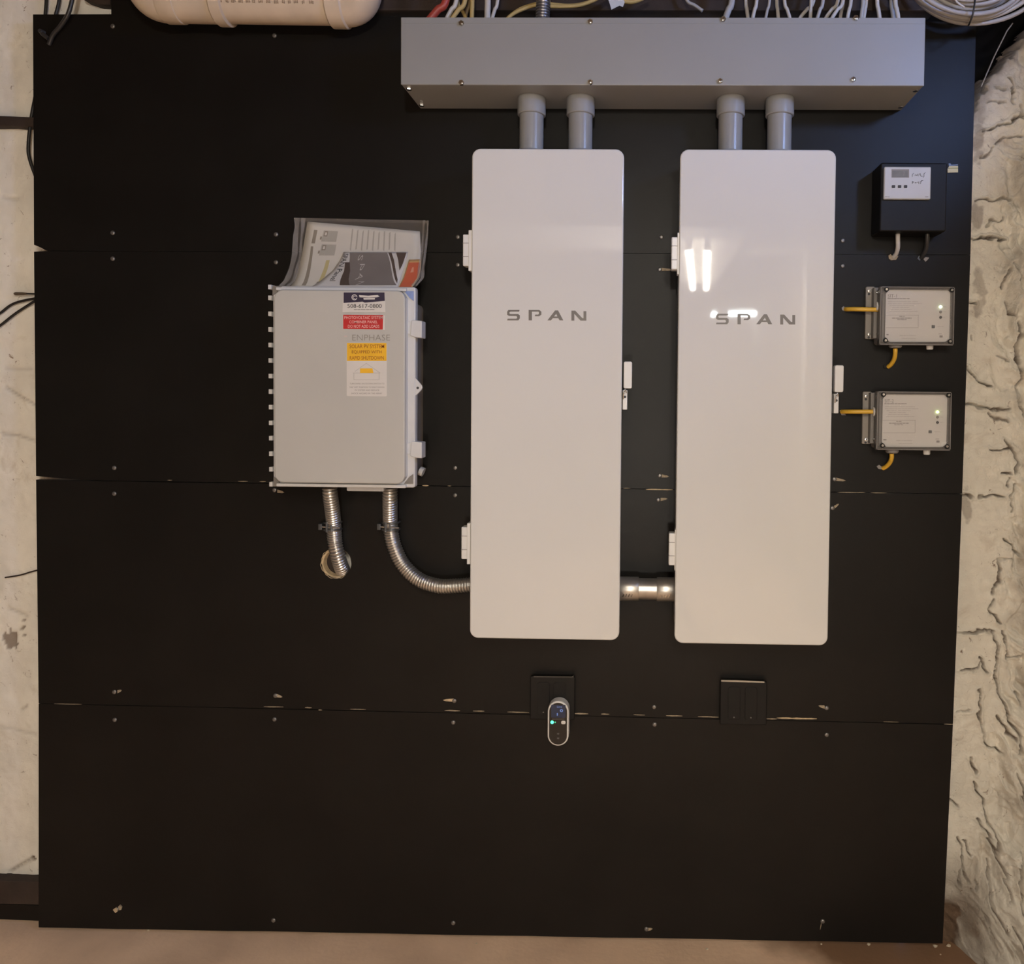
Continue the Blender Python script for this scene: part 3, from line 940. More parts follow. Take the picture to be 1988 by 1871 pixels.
quadpx([(697, 572.8), (715, 574), (733, 572.6), (737, 575.6), (732, 577), (716, 577.6), (698, 577)], EP, M_LAB, st, 'company_name', .0002)
quadpx([(705.5, 578.4), (728, 578), (727.5, 581.2), (706, 581.4)], EP, M_LAB, st, 'company_name', .0002)
text('508-617-0800', 674.5, 590, 741, 597.6, EP, M_INKD, st, bold=.006)
scribble(687, 728, 601, 1.6, EP, M_INK, st)
st = quadpx([(666, 611), (747, 612), (747, 640), (666, 638.5)], E1, M_LAB, eb, 'red_sticker')
tag(st, 'red warning sticker with white capitals')
m_red = mat('red_print', (.50, .022, .022), .5)
m_pink = mat('pink_white_print', (.78, .50, .47), .5)
quadpx([(666.3, 610.8), (744, 611.5), (743, 639.6), (666.3, 638.4)], ED + .0010, m_red, st, 'red_field', .0003)
text('PHOTOVOLTAIC SYSTEM', 668.5, 613.5, 743, 619.2, EP, m_pink, st, bold=.005)
text('COMBINER PANEL', 678, 622, 733, 627.6, EP, m_pink, st, bold=.005)
text('DO NOT ADD LOADS', 675.5, 630.5, 736.5, 636.3, EP, m_pink, st, bold=.005)
text('ENPHASE', 684, 649.5, 757, 661, EP, mat('embossed_grey', (.27, .245, .22), .5), eb, bold=-.012)
rectpx(668, 652, 674, 653, EP, m_pink, eb, 'logo_dash', .0002)
st = MB().prism(rrect(*pxrect(673, 665, 751, 769, E1), .003), -E1, -E1 + .0006).build('shutdown_sticker', M_LAB, eb)
tag(st, 'yellow and white rapid shutdown sticker')
m_yel = mat('yellow_print', (.82, .46, .025), .5)
m_brown = mat('brown_print', (.30, .085, .012), .5)
rectpx(673.6, 665.6, 750.4, 700.5, ED + .0011, m_yel, st, 'yellow_field', .0003)
text('SOLAR PV SYSTEM', 678.5, 668.5, 746, 676, EP, m_brown, st, bold=.005)
text('EQUIPPED WITH', 683, 680, 741, 687.2, EP, m_brown, st, bold=.005)
text('RAPID SHUTDOWN', 679, 691, 745, 698.2, EP, m_brown, st, bold=.005)
hs = MB()
for a, b in (((689, 721), (711, 705)), ((711, 705), (738, 724)), ((685, 724), (738, 724)), ((687, 724), (687, 737)), ((736, 724), (736, 737)), ((687, 737), (736, 737))):
    A, B = np.array(a, float), np.array(b, float)
    nn = np.array([-(B - A)[1], (B - A)[0]])
    nn = nn / np.linalg.norm(nn) * .45
    hs.prism(pxpoly([tuple(A + nn), tuple(B + nn), tuple(B - nn), tuple(A - nn)], EP), -EP, -EP + .0002)
hs.build('house_drawing', M_INKL, st)
quadpx([(699, 715), (723, 715), (725, 724), (699, 724)], EP + .0002, m_yel, st, 'solar_array_print', .0003)
for s_, x0, x1, y in (('TURN RAPID SHUTDOWN SWITCH TO', 679, 746, 743), ('THE "OFF" POSITION TO SHUT DOWN', 678, 746, 750), ('PV SYSTEM AND REDUCE', 689, 736, 756), ('SHOCK HAZARD IN THE ARRAY', 682, 742, 762)):
    text(s_, x0, y, x1, y + 3.0, EP, M_INK, st)

# ================================================================== documents in a plastic bag on top of the enclosure


def sheetfn(L, R, off):
    L, R = np.array(L, float), np.array(R, float)

    def f(u, v):
        t = v * (len(L) - 1)
        a = np.array([np.interp(t, range(len(L)), L[:, k]) for k in (0, 1)])
        b = np.array([np.interp(t, range(len(R)), R[:, k]) for k in (0, 1)])
        p_ = a + (b - a) * u
        s = np.clip((556 - p_[1]) / 130, 0, 1)
        return at(p_[0], p_[1], .020 + .085 * (1 - s) ** 1.6 + off)
    return f


bagf = sheetfn([(573, 423), (571, 450), (568, 490), (562, 520), (552, 545), (540, 557)], [(832, 428), (832, 450), (828, 490), (824, 520), (822, 540), (808, 557)], .012)
bagb = sheetfn([(573, 423), (571, 450), (568, 490), (562, 520), (552, 545), (540, 557)], [(832, 428), (832, 450), (828, 490), (824, 520), (822, 540), (808, 557)], -.008)
papf = sheetfn([(597, 430), (592, 460), (587, 490), (580, 520), (572, 545), (563, 557)], [(815, 449), (816, 470), (817, 490), (815, 520), (808, 545), (800, 557)], 0)
bkf = sheetfn([(667, 489), (660, 505), (646, 525), (622, 545), (604, 557)], [(792, 489), (788, 505), (782, 525), (776, 545), (771, 557)], .004)
crf = sheetfn([(794, 504), (789, 520), (783, 540), (774, 557)], [(818, 503), (817, 520), (813, 537), (800, 557)], .006)


def subfn(fn, u0, u1, v0, v1, lift=.0006):
    def f(u, v):
        p_ = fn(u0 + (u1 - u0) * u, v0 + (v1 - v0) * v)
        return (p_[0], p_[1] - lift, p_[2])
    return f


def patch(fn, quad, m, parent, name, lift=.0006, n=6):
    """print on a curved sheet: quad is four pixel corners mapped by the nearest uv"""
    mb = MB()
    (a, b, c, d) = [np.array(k, float) for k in quad]
    mb.grid(lambda u, v: (lambda q_: (q_[0], q_[1] - lift, q_[2]))(fn(*((a * (1 - u) + b * u) * (1 - v) + (d * (1 - u) + c * u) * v))), n, n)
    return mb.build(name, m, parent)


zb = ez1 + .0005
pb = papf(.5, 1)
t = thing('instruction_sheets', (pb[0], pb[1], pb[2]), 'cream instruction sheets standing in the plastic bag on the combiner box', 'papers')
MB().grid(papf, 14, 14).build('sheet', M_PAPER, t, smooth=60, solid=.002)
m_pr = mat('print_grey_brown', (.30, .26, .20), .7)
m_prl = mat('print_light', (.50, .465, .40), .7)
m_pry = mat('print_yellow', (.62, .52, .24), .7)
patch(papf, [(.07, .10), (.10, .10), (.095, .28), (.065, .28)], m_pr, t, 'print_bar')
patch(papf, [(.065, .32), (.085, .32), (.12, .95), (.085, .95)], m_pr, t, 'print_bar')
for v0 in (.10, .29):
    patch(papf, [(.155, v0), (.28, v0), (.275, v0 + .15), (.145, v0 + .15)], m_prl, t, 'print_picture')
    fr = patch(papf, [(.165, v0 + .01), (.195, v0 + .01), (.192, v0 + .08), (.16, v0 + .08)], m_pr, t, 'print_picture', .0009)
    patch(papf, [(.172, v0 + .025), (.188, v0 + .025), (.186, v0 + .065), (.168, v0 + .065)], M_PAPER, t, 'print_picture', .0012)
    patch(papf, [(.135, v0 + .085), (.148, v0 + .085), (.146, v0 + .125), (.132, v0 + .125)], m_pr, t, 'print_picture', .0009)
patch(papf, [(.215, .50), (.245, .50), (.235, .84), (.20, .84)], m_pry, t, 'print_bar')
patch(papf, [(.195, .83), (.225, .83), (.222, .88), (.19, .88)], m_pr, t, 'print_bar', .0009)
for k in range(9):
    u = .40 + k * .047
    patch(papf, [(u, .05 + .02 * (k % 3)), (u + .012, .05), (u + .010, .38 - .03 * (k % 2)), (u - .002, .36)], m_prl, t, 'print_line', n=4)
pb = bkf(.5, 1)
t = thing('booklet', pb, 'white booklet with a grey cover picture reading SPAN inside the plastic bag', 'booklet')
MB().grid(bkf, 12, 12).build('cover', mat('booklet_white', (.72, .70, .69), .45), t, smooth=60, solid=.002)
m_gc = mat('cover_grey', (.20, .175, .165), .45)
m_dk = mat('cover_dark', (.055, .030, .022), .5)
patch(bkf, [(.10, .02), (.68, .02), (.985, .93), (.31, .93)], m_gc, t, 'cover_picture')
patch(bkf, [(.10, .30), (.17, .30), (.43, .93), (.31, .93)], m_dk, t, 'cover_dark_wedge', .0009)  # dark brown wedge over the left of the cover picture
patch(bkf, [(.70, .02), (.75, .02), (.97, .72), (.985, .86)], m_dk, t, 'cover_stripe')
patch(bkf, [(.82, .02), (.98, .02), (.97, .35), (.955, .50)], m_dk, t, 'cover_stripe')
for k, (ch, uu, vv) in enumerate((('S', .30, .18), ('P', .38, .42), ('A', .46, .65), ('N', .53, .86))):
    text(ch, 0, 0, 0, 0, 0, mat('cover_letter', (.60, .57, .54), .5), t, bold=-.01, fn=lambda a, b, uu=uu, vv=vv: (lambda p_: (p_[0], p_[1] - .0012, p_[2]))(bkf(uu + .07 * b - .035, vv + .16 * a - .08)))
text('SPAN Panel', 0, 0, 0, 0, 0, M_INKD, t, fn=lambda a, b: (lambda p_: (p_[0], p_[1] - .0010, p_[2]))(bkf(.02 + .075 * b + .10 * a * a, .06 + .70 * a)), bold=.01)
pb = crf(.5, 1)
t = thing('orange_card', pb, 'small orange and red card tucked beside the booklet in the bag', 'card')
MB().grid(crf, 6, 8).build('card', mat('card_yellow', (.80, .45, .16), .5), t, smooth=60, solid=.0012)
patch(crf, [(.08, .12), (.94, .12), (.92, 1.), (.06, 1.)], mat('card_red', (.66, .11, .035), .5), t, 'red_print')
patch(crf, [(.40, .32), (.50, .30), (.58, .48), (.36, .50)], mat('card_pink', (.80, .35, .22), .5), t, 'emblem', .0009)
pb = bagf(.5, 1)
bg = thing('plastic_bag', pb, 'clear plastic document bag leaning on the board above the combiner box', 'bag')
m_bag = mat('clear_film', (.34, .30, .26), .22, spec=.7, trans=.16)
m_bage = mat('clear_film_edge', (.42, .39, .36), .25, spec=.7, trans=.42)


def wr_(fn, seed):
    return lambda u, v: (lambda p_: (p_[0] + .003 * (vnoise(np.array(u * 9.), np.array(v * 7.), seed) - .5), p_[1] + .006 * (vnoise(np.array(u * 11.), np.array(v * 8.), seed + 3) - .5), p_[2]))(fn(u, v))


MB().grid(wr_(bagf, 5), 30, 22).build('front_film', m_bag, bg, smooth=80)
MB().grid(wr_(bagb, 9), 30, 22).build('back_film', m_bag, bg, smooth=80)
for u0, u1 in ((0, .035), (.05, .075), (.955, .975), (.985, 1)):
    MB().grid(wr_(subfn(bagf, u0, u1, 0, .97), int(u0 * 90)), 2, 22).build('edge_fold', m_bage, bg, smooth=80)
MB().grid(wr_(subfn(bagf, 0, 1, 0, .045), 3), 30, 2).build('top_fold', m_bag, bg, smooth=80)

# ================================================================== flexible steel conduits


def flex(ctrl, r, pitch, name, label, m=M_FLEX, group='flexible steel conduits'):
    P = np.array(smoothpath(ctrl, 240))
    L = np.concatenate([[0], np.cumsum(np.linalg.norm(np.diff(P, axis=0), axis=1))])
    n = int(L[-1] / pitch * 8)
    s = np.linspace(0, L[-1], n)
    Q = np.stack([np.interp(s, L, P[:, k]) for k in range(3)], -1)
    ph = (s / pitch) % 1.0
    rad = r * (.90 + .20 * np.clip(np.sin(np.pi * ph), 0, 1) ** .6)
    return single(MB().tube([tuple(p_) for p_ in Q], list(rad), 20), name, m, label, 'conduit', group, smooth=60)


flex([at(640, 946, .075), at(641, 960, .073), at(645, 990, .055), at(648, 1020, .030), at(650, 1050, .020), at(655, 1075, .020), at(661, 1096, .006), at(666, 1108, -.018)], 0.0172, .0072, 'flexible_conduit', 'short flexible steel conduit dropping from the combiner box into a drilled hole')
flex([at(757, 946, .075), at(757, 965, .073), at(757, 990, .058), at(758, 1020, .035), at(764, 1056, .030), at(782, 1095, .034), at(812, 1124, .042), at(850, 1137, .050), at(885, 1137, .055), at(918, 1134, .055)], 0.0172, .0072, 'flexible_conduit', 'flexible steel conduit curving from the combiner box to the left white panel')
for x, y, d, ang, lab in ((646, 1020, .030, -8, 'dark strap clamp on the short conduit above the drilled hole'), (759, 1020, .035, -2, 'dark strap clamp on the conduit that curves to the panel')):
    p = at(x, y, d)
    t = thing('conduit_clamp', (p[0], -d, p[2]), lab, 'clamp', 'conduit clamps')
    for dz in (-.009, .009):
        arc = [(p[0] + .0215 * math.cos(a), -d - .0215 * math.sin(a), p[2] + dz) for a in np.linspace(-.5, math.pi + .5, 18)]
        MB().tube(arc, .0028, 6).build('band', M_STRAP, t, smooth=60)
    MB().box(p[0] - .009, p[0] - .004, -d - .0245, -d - .0200, p[2] - .014, p[2] + .014).build('bridge', M_STRAP, t, bevel=.001)
    MB().box(p[0] + .003, p[0] + .007, -d - .0245, -d - .0200, p[2] - .012, p[2] + .011).build('bridge', M_STRAP, t, bevel=.001)
    MB().tube([(p[0] - .027, -d - .018, p[2]), (p[0] + .028, -d - .022, p[2] - .002)], .0022, 8).build('screw', M_EMT, t, smooth=50)
    MB().box(p[0] - .029, p[0] - .020, -d - .022, -.0005, p[2] - .008, p[2] + .008).build('leg', M_STRAP, t, bevel=.001)

# rigid nipple between the two panels
p0, p1 = at(1205, 1142, .068), at(1312, 1144, .068)
zc = (p0[2] + p1[2]) / 2
t = thing('conduit_nipple', ((p0[0] + p1[0]) / 2, -.068, zc - .03), 'short rigid steel conduit joining the two white panels near their bottoms', 'conduit')
MB().tube([(PZ[0][1] - .0028, -.068, zc), (PZ[1][0] + .0028, -.068, zc)], .0268, 28).build('pipe', M_EMT, t, smooth=40)
for xa, xb in ((PZ[0][1] - .0025, at(1240, 1142, .07)[0]), (at(1275, 1142, .07)[0], PZ[1][0] + .0025)):
    c_ = MB().tube([(xa, -.068, zc), (xa + .0015, -.068, zc), (xb - .0015, -.068, zc), (xb, -.068, zc)], [.0292, .0300, .0300, .0292], 28).build('coupling', M_EMT, t, smooth=40)
    for k in range(4):
        xx = xa + .009 + k * .007
        MB().tube([(xx, -.068 - .0292 * math.cos(.35), zc - .0292 * math.sin(.35) - .003), (xx + .003, -.068 - .0306 * math.cos(.30), zc - .0306 * math.sin(.30) + .004)], .0014, 6).build('stamped_mark', M_CHROME, c_)

# ================================================================== black outlet boxes and the plug-in monitor


def outlet(x0, y0, x1, y1, label):
    d = .022
    a0, a1, b0, b1 = pxrect(x0, y0, x1, y1, d)
    t = thing('outlet_box', ((a0 + a1) / 2, -d / 2, b0), label, 'outlet box', 'black outlet boxes below the white panels')
    MB().box(a0 + .004, a1 - .004, -d + .006, -.0005, b0 + .004, b1 - .004).build('box', M_BPLAST, t, bevel=.002)
    pl = MB().prism(rrect(a0, a1, b0, b1, .004), -d, -d + .006).build('cover_plate', M_BPLAST, t, smooth=30, bevel=.002)
    for cx in (.30, .66):
        xx = a0 + (a1 - a0) * cx
        MB().prism(rrect(xx - .016, xx + .016, b0 + .014, b1 - .016, .006), -d - .0012, -d + .001).build('socket_face', M_BPLAST, t, bevel=.0008)
        inst('cover_screw', SCM, (xx, -d - .0008, b0 + .020), t).scale = (.35, .5, .35)
    return t


o0 = outlet(1029, 1313, 1116, 1397, 'black outlet box below the left white panel with the monitor plugged in')
o1 = outlet(1398, 1322, 1489, 1407, 'empty black outlet box below the right white panel')

quadpx([(1400, 1320), (1430, 1320.4), (1484, 1323), (1484, 1325.6), (1440, 1324), (1400, 1322.8)], .0226, mat('lit_edge', (.42, .36, .29), .7), o1, 'lit_edge', .002)  # light on the box's top edge painted as a pale strip
quadpx([(1036, 1312.2), (1110, 1313.2), (1114, 1311), (1113, 1315), (1036, 1314.6)], .0226, mat('lit_edge_dim', (.06, .052, .045), .7), o0, 'lit_edge', .002)  # the same lit top edge, painted fainter

MD = .052
a0, a1, b0, b1 = pxrect(1063, 1361, 1104, 1448, MD)
t = thing('air_monitor', ((a0 + a1) / 2, -.035, b0), 'small white pill-shaped monitor with dark face plugged into the outlet box', 'monitor')
rr = (a1 - a0) / 2 - .0002
MB().prism(rrect(a0, a1, b0, b1, rr, 12), -MD, -.0232).build('case', M_WPLAST, t, smooth=30, bevel=.003, seg=3)
ins = .0042
MB().prism(rrect(a0 + ins, a1 - ins, b0 + ins, b1 - ins, rr - ins, 12), -MD - .0008, -MD + .002).build('face', M_GLASSB, t, smooth=30)
m_scr = mat('screen_glow', (.01, .015, .03), .2, emit=(.03, .08, .22, .10))
m_blue = mat('screen_text', (.1, .2, .5), .3, emit=(.18, .30, .75, .40))
s_ = MB().prism(rrect(*pxrect(1070, 1368, 1098, 1393, MD + .0011), .003), -MD - .0011, -MD).build('screen', m_scr, t)
text('Live', 1081.5, 1370, 1091, 1373.5, MD + .0014, m_blue, s_, name='screen_text')
text('0', 1087, 1376.5, 1093, 1382, MD + .0014, m_blue, s_, name='screen_text', bold=.02)
text('1', 1081, 1384, 1083, 1389, MD + .0014, m_blue, s_, name='screen_text')
rectpx(1072, 1395, 1096, 1396.4, MD + .0012, M_STRAP, t, 'divider_line', .0004)
p = at(1072, 1401.5, MD)
m_led = mat('led_green', (.1, .8, .4), .3, emit=(.06, 1., .42, 3.2))
MB().tube([(p[0], -MD - .0018, p[2]), (p[0], -MD, p[2])], [.0042, .0044], 14).build('status_light', m_led, t)
p = at(1078, 1401.5, MD)
MB().tube([(p[0], -MD - .0014, p[2]), (p[0], -MD, p[2])], [.0020, .0020], 10).build('small_light', mat('led_green_dim', (.1, .5, .35), .3, emit=(.10, .8, .4, .5)), t)
MB().prism(rrect(*pxrect(1089.5, 1399, 1098, 1405.5, MD + .0012), .0035, 5), -MD - .0014, -MD).build('button', M_WPLAST, t)
for y in (1424, 1433):
    rectpx(1081.5, y - 1.5, 1085.5, y + 1.5, MD + .0012, M_STRAP, t, 'touch_mark', .0004)

# ================================================================== black controller box
CD = .073
a0, a1, b0, b1 = pxrect(1709, 316, 1838, 449, CD)
t = thing('controller_box', ((a0 + a1) / 2, -CD / 2, b0), 'black controller box with a white display plate, topmost device at the right', 'controller')
MB().prism(rrect(a0, a1, b0, b1, .004), -CD, -.0005).build('case', M_BPLAST, t, smooth=30, bevel=.003)
pl = MB().prism(rrect(*pxrect(1716.5, 323.5, 1807.5, 386.5, CD + .008), .003), -CD - .008, -CD + .001).build('display_plate', mat('plate_white', (.52, .52, .525), .4, var=.02), t, smooth=30, bevel=.0025)
tag(pl, 'white plate with a small grey display')
CE = CD + .0084
rectpx(1731, 328.5, 1765, 344.5, CE + .0002, M_INK, pl, 'display_frame', .0005)
MB().prism(pxpoly([(1732, 331), (1762.5, 331), (1762.5, 343.8), (1732, 343.8)], CE + .0006), -CE - .0006, -CE).build('display', mat('lcd_grey', (.19, .19, .185), .6, var=.1, vscale=60), pl)
text('7', 1753, 333, 1757, 341, CE + .0010, M_INK, pl, name='display_digit')
for x in (1734.8, 1746.6, 1758.3):
    MB().prism(rrect(*pxrect(x - 3.2, 359.2, x + 3.2, 364.6, CE + .001), .0015), -CE - .0015, -CE + .001).build('button', M_INKD, pl, bevel=.0005)


def pen(strokes, d, m, parent, w=.00055):
    mb = MB()
    for s_ in strokes:
        mb.tube([at(x, y, d) for x, y in s_], w, 5)
    return mb.build('handwriting', m, parent)


pen([[(1774, 336), (1771, 339), (1771, 343)], [(1776, 341), (1778, 339), (1780, 341), (1782, 337), (1783, 342)], [(1785, 340), (1786, 336), (1788, 342), (1791, 342)], [(1797, 335), (1794, 337), (1794, 343), (1792, 344)]], CE + .0004, M_INKD, pl)
pen([[(1771, 352), (1771, 357)], [(1771, 352), (1774, 353), (1772, 355)], [(1776, 355), (1779, 354), (1778, 356)], [(1781, 354), (1784, 353), (1784, 357)], [(1789, 350), (1787, 357)], [(1787, 352), (1792, 350)]], CE + .0004, M_INKD, pl)
scribble(1718, 1727, 382, 1.4, CE + .0003, M_INK, pl)
scribble(1796, 1803, 382, 1.6, CE + .0003, M_INK, pl)
# its two cables
p = at(1741, 459, .035)
t = thing('controller_cable', (p[0], -.02, at(1736, 502, .0)[2]), 'white cable hooking down from the black controller box into the board', 'cable')
MB().tube(smoothpath([at(1743, 452, .040), at(1743, 465, .036), at(1743, 480, .026), at(1740, 492, .012), at(1735, 499, .001)], 30), .0056, 12).build('jacket', M_NMW, t, smooth=60)
MB().prism(pxpoly([(1725, 496), (1729, 493), (1733, 498), (1744, 497), (1740, 504), (1730, 505), (1726, 502)], .003), -.003, -.0002).build('caulk_ring', M_CHIP, t)
t = thing('controller_cable', (at(1797, 460, .03)[0], -.02, at(1797, 512, 0)[2]), 'black cable hooking down from the black controller box beside the white one', 'cable')
MB().tube(smoothpath([at(1800, 452, .040), at(1800, 468, .034), at(1798, 482, .022), at(1793, 494, .010), at(1788, 501, .001)], 30), .0056, 12).build('jacket', mat('cable_charcoal', (.035, .033, .033), .3), t, smooth=60)
MB().prism(pxpoly([(1793, 503), (1797, 499), (1804, 500), (1802, 503), (1797, 508)], .003), -.003, -.0002).build('caulk_ring', M_INK, t)
MB().prism(pxpoly([(1781, 502), (1784, 496), (1789, 499), (1786, 506)], .003), -.003, -.0002).build('caulk_ring', M_STRAP, t)
# little tag and a scratch beside it
p = at(1850, 335, 0)
t = thing('paper_tag', (p[0], -.001, p[2]), 'tiny cream tag with a green line on the board right of the controller', 'tag')
quadpx([(1840, 327), (1860, 326), (1860, 334.5), (1840, 335)], .002, mat('tag_cream', (.62, .58, .42), .6), t, 'tag_body', .0018)
quadpx([(1843, 322), (1860, 322), (1860, 325.5), (1841, 326)], .0018, mat('tag_cream', (.62, .58, .42), .6), t, 'tag_flap', .0016)
quadpx([(1844, 326), (1860, 325.6), (1860, 327), (1844, 327.2)], .0024, mat('tag_green', (.25, .27, .06), .6), t, 'green_line', .0004)
quadpx([(1842, 317), (1845, 317), (1847, 320), (1860, 318.5), (1860, 321), (1842, 322)], .0014, M_STRAP, t, 'tag_top', .0012)
chip(0, [(1815, 321), (1817, 321), (1825, 330), (1824, 331)], M_STRAP, .0008)

# ================================================================== clear-lidded indicator boxes


def indicator(ox, oy, x1, num, label):
    """ox, oy: pixel shift from the lower box's drawing"""
    D_ = .060

    def X_(a):
        return a + ox

    def Y_(b):
        return b + oy
    a0, a1, b0, b1 = pxrect(X_(1702), Y_(760), X_(1847), Y_(874), D_)
    t = thing('indicator_box', ((a0 + a1) / 2, -D_ / 2, b0), label, 'indicator box', 'clear-lidded boxes at the right')
    MB().prism(rrect(a0 + .002, a1 - .002, b0 + .002, b1 - .002, .008), -D_ + .018, -.006).build('base', M_BASEG, t, smooth=30, bevel=.002)
    # printed plate under the lid, corners cut for the lid screws
    pl = MB().prism(pxpoly([(X_(1722), Y_(765)), (X_(1832), Y_(766)), (X_(1842), Y_(774)), (X_(1841), Y_(860)), (X_(1829), Y_(867.5)), (X_(1721), Y_(867.5)), (X_(1712), Y_(858)), (X_(1714), Y_(774))], D_ - .010), -D_ + .010, -D_ + .014).build('label_plate', M_LAB, t)
    # clear lid: frame walls with a thin sheet
    lid = MB().prism(rrect(a0, a1, b0, b1, .008), -D_, -D_ + .0025)
    lid.build('clear_lid', mat('clear_polycarbonate', (.60, .57, .54), .12, spec=.5, trans=.08), t, smooth=30)
    fr = MB()
    w_ = .0075
    for q_ in ((a0, a1, b1 - w_, b1), (a0, a1, b0, b0 + w_), (a0, a0 + w_, b0 + w_, b1 - w_), (a1 - w_, a1, b0 + w_, b1 - w_)):
        fr.box(q_[0], q_[1], -D_ + .0025, -D_ + .018, q_[2], q_[3])
    fr.build('lid_wall', mat('smoked_edge', (.085, .075, .068), .25, spec=.6), t, bevel=.001)
    fr2 = MB()
    for q_ in ((a0 + .003, a1 - .003, b1 - .0022, b1 - .0012), (a0 + .003, a1 - .003, b0 + .0012, b0 + .0022), (a0 + .0012, a0 + .0022, b0 + .003, b1 - .003), (a1 - .0022, a1 - .0012, b0 + .003, b1 - .003)):
        fr2.box(q_[0], q_[1], -D_ - .0008, -D_ + .001, q_[2], q_[3])
    fr2.build('lid_bead', mat('lid_bead', (.30, .28, .27), .25), t)
    for cx, cy in ((1715, 766), (1842, 767), (1713, 865), (1838.5, 867)):
        p_ = at(X_(cx), Y_(cy), D_)
        ps = MB().tube([(p_[0], -D_ + .001, p_[2]), (p_[0], -D_ - .0005, p_[2])], .0062, 14).build('screw_post', M_BPLAST, t, smooth=40)
        MB().tube([(p_[0] + .0005, -D_ - .0004, p_[2] + .0006), (p_[0] + .0005, -D_ - .0022, p_[2] + .0006)], [.0040, .0030], 12).build('lid_screw', M_CHROME, t, smooth=40)
    e = D_ - .0094
    text('SIT-%d' % num, X_(1717.5), Y_(775), X_(1735), Y_(781.5), e, M_INK, pl)
    scribble(X_(1717), X_(1760), Y_(783.5), 1.5, e, M_INK, pl)
    for k, (p0_, p1_) in enumerate(((1718, 1776), (1718, 1784), (1721, 1768), (1726, 1760), (1724, 1764), (1721, 1776))):
        scribble(X_(p0_), X_(p1_), Y_(789.5 + k * 3.8), 1.0, e, M_INKL, pl)
    bx = MB()
    for q_ in ((1714, 815, 1778, 816), (1714, 839.5, 1776, 840.5), (1776, 815, 1777.2, 840.5)):
        bx.prism(pxpoly([(X_(q_[0]), Y_(q_[1])), (X_(q_[2]), Y_(q_[1])), (X_(q_[2]), Y_(q_[3])), (X_(q_[0]), Y_(q_[3]))], e), -e, -e + .0002)
    bx.build('box_outline', M_INKL, pl)
    scribble(X_(1740), X_(1750), Y_(818), 1.2, e, M_INK, pl)
    scribble(X_(1726), X_(1764), Y_(821.4), 1.4, e, M_INK, pl)
    scribble(X_(1736), X_(1754), Y_(824.6), 1.2, e, M_INK, pl)
    scribble(X_(1715), X_(1721), Y_(853.5), 2.2, e, M_INK, pl)
    scribble(X_(1740), X_(1772), Y_(855), 1.0, e, M_INKL, pl)
    scribble(X_(1745), X_(1772), Y_(861), 1.0, e, M_INKL, pl)
    scribble(X_(1816), X_(1823), Y_(852), 2.0, e, M_INKL, pl)
    scribble(X_(1818), X_(1824), Y_(857), 4.0, e, M_INK, pl)
    for cy, m in ((799.6, mat('led_lit', (.5, .8, .3), .3, emit=(.70, 1, .30, 5)) if num == 2 else mat('led_lit_white', (.7, .9, .6), .3, emit=(.75, 1, .65, 5))), (809.5, M_INK), (820, M_INKD)):
        p_ = at(X_(1820), Y_(cy), e)
        MB().tube([(p_[0], -e, p_[2]), (p_[0], -e - .003, p_[2])], [.0036, .0030], 12).build('led', m, t, smooth=40)
        scribble(X_(1825), X_(1831), Y_(cy), .9, e, M_INKL, pl)
    p_ = at(X_(1805.5), Y_(838), e)
    MB().tube([(p_[0], -e, p_[2]), (p_[0], -e - .004, p_[2])], [.0052, .0044], 4).build('button', M_STRAP, t)
    scribble(X_(1814), X_(1826), Y_(838), 1.0, e, M_INKL, pl)
    # mounting bracket at the left: two-step flange
    br = MB()
    br.prism(rrect(*pxrect(X_(1674.5), Y_(760), X_(1692), Y_(862), .010), .004), -.010, -.0005)
    br.build('mounting_flange', mat('flange_grey', (.27, .245, .215), .45), t, smooth=30, bevel=.0015)
    q_ = pxrect(X_(1690), Y_(762), X_(1705), Y_(861), .030)
    MB().box(q_[0], q_[1], -.030, -.004, q_[2], q_[3]).build('side_step', M_BASEG, t, bevel=.002)
    for cx, cy in ((1681, 769), (1680.5, 853)):
        p_ = at(X_(cx), Y_(cy), .010)
        inst('flange_screw', HEX, (p_[0], -.010, p_[2]), t).scale = (.75, 1, .75)
        MB().tube([(p_[0], -.0102, p_[2] - .008), (p_[0], -.0108, p_[2] - .008)], .0032, 10).build('flange_slot', M_INKD, t)
    for cx, cy in ((1697.5, 772 if num == 1 else 853), (1698, 853)):
        p_ = at(X_(cx), Y_(cy), .031)
        inst('step_screw', HEX, (p_[0], -.030, p_[2]), t).scale = (.75, 1, .75)
    # cable glands
    p_ = at(X_(1697), Y_(799), .034)
    MB().tube([(p_[0] - .004, -.034, p_[2]), (p_[0] - .003, -.034, p_[2]), (p_[0] + .004, -.034, p_[2]), (p_[0] + .005, -.034, p_[2])], [.0105, .0125, .0125, .0105], 8).build('cable_gland', M_WPLAST, t, bevel=.0008)
    p_ = at(X_(1732), Y_(877), .034)
    MB().tube([(p_[0], -.034, p_[2] + .008), (p_[0], -.034, p_[2] + .001), (p_[0], -.034, p_[2] - .003)], [.0155, .0165, .0130], 12).build('cable_gland', M_INK, t, smooth=30)
    p_ = at(X_(1799), Y_(876), .034)
    MB().tube([(p_[0], -.034, p_[2] + .010), (p_[0], -.034, p_[2] + .003)], [.0105, .0105], 12).build('plug_collar', M_BASEG, t, smooth=30)
    MB().tube([(p_[0], -.034, p_[2] + .003), (p_[0], -.034, p_[2] - .006), (p_[0], -.034, p_[2] - .0085)], [.0085, .0085, .0070], 12).build('plug_cap', M_WPLAST, t, smooth=30)
    if num == 2:
        quadpx([(X_(1828), Y_(858)), (X_(1838), Y_(858)), (X_(1835), Y_(866)), (X_(1827), Y_(866))], e + .001, M_WPLAST, t, 'corner_sticker', .0004)


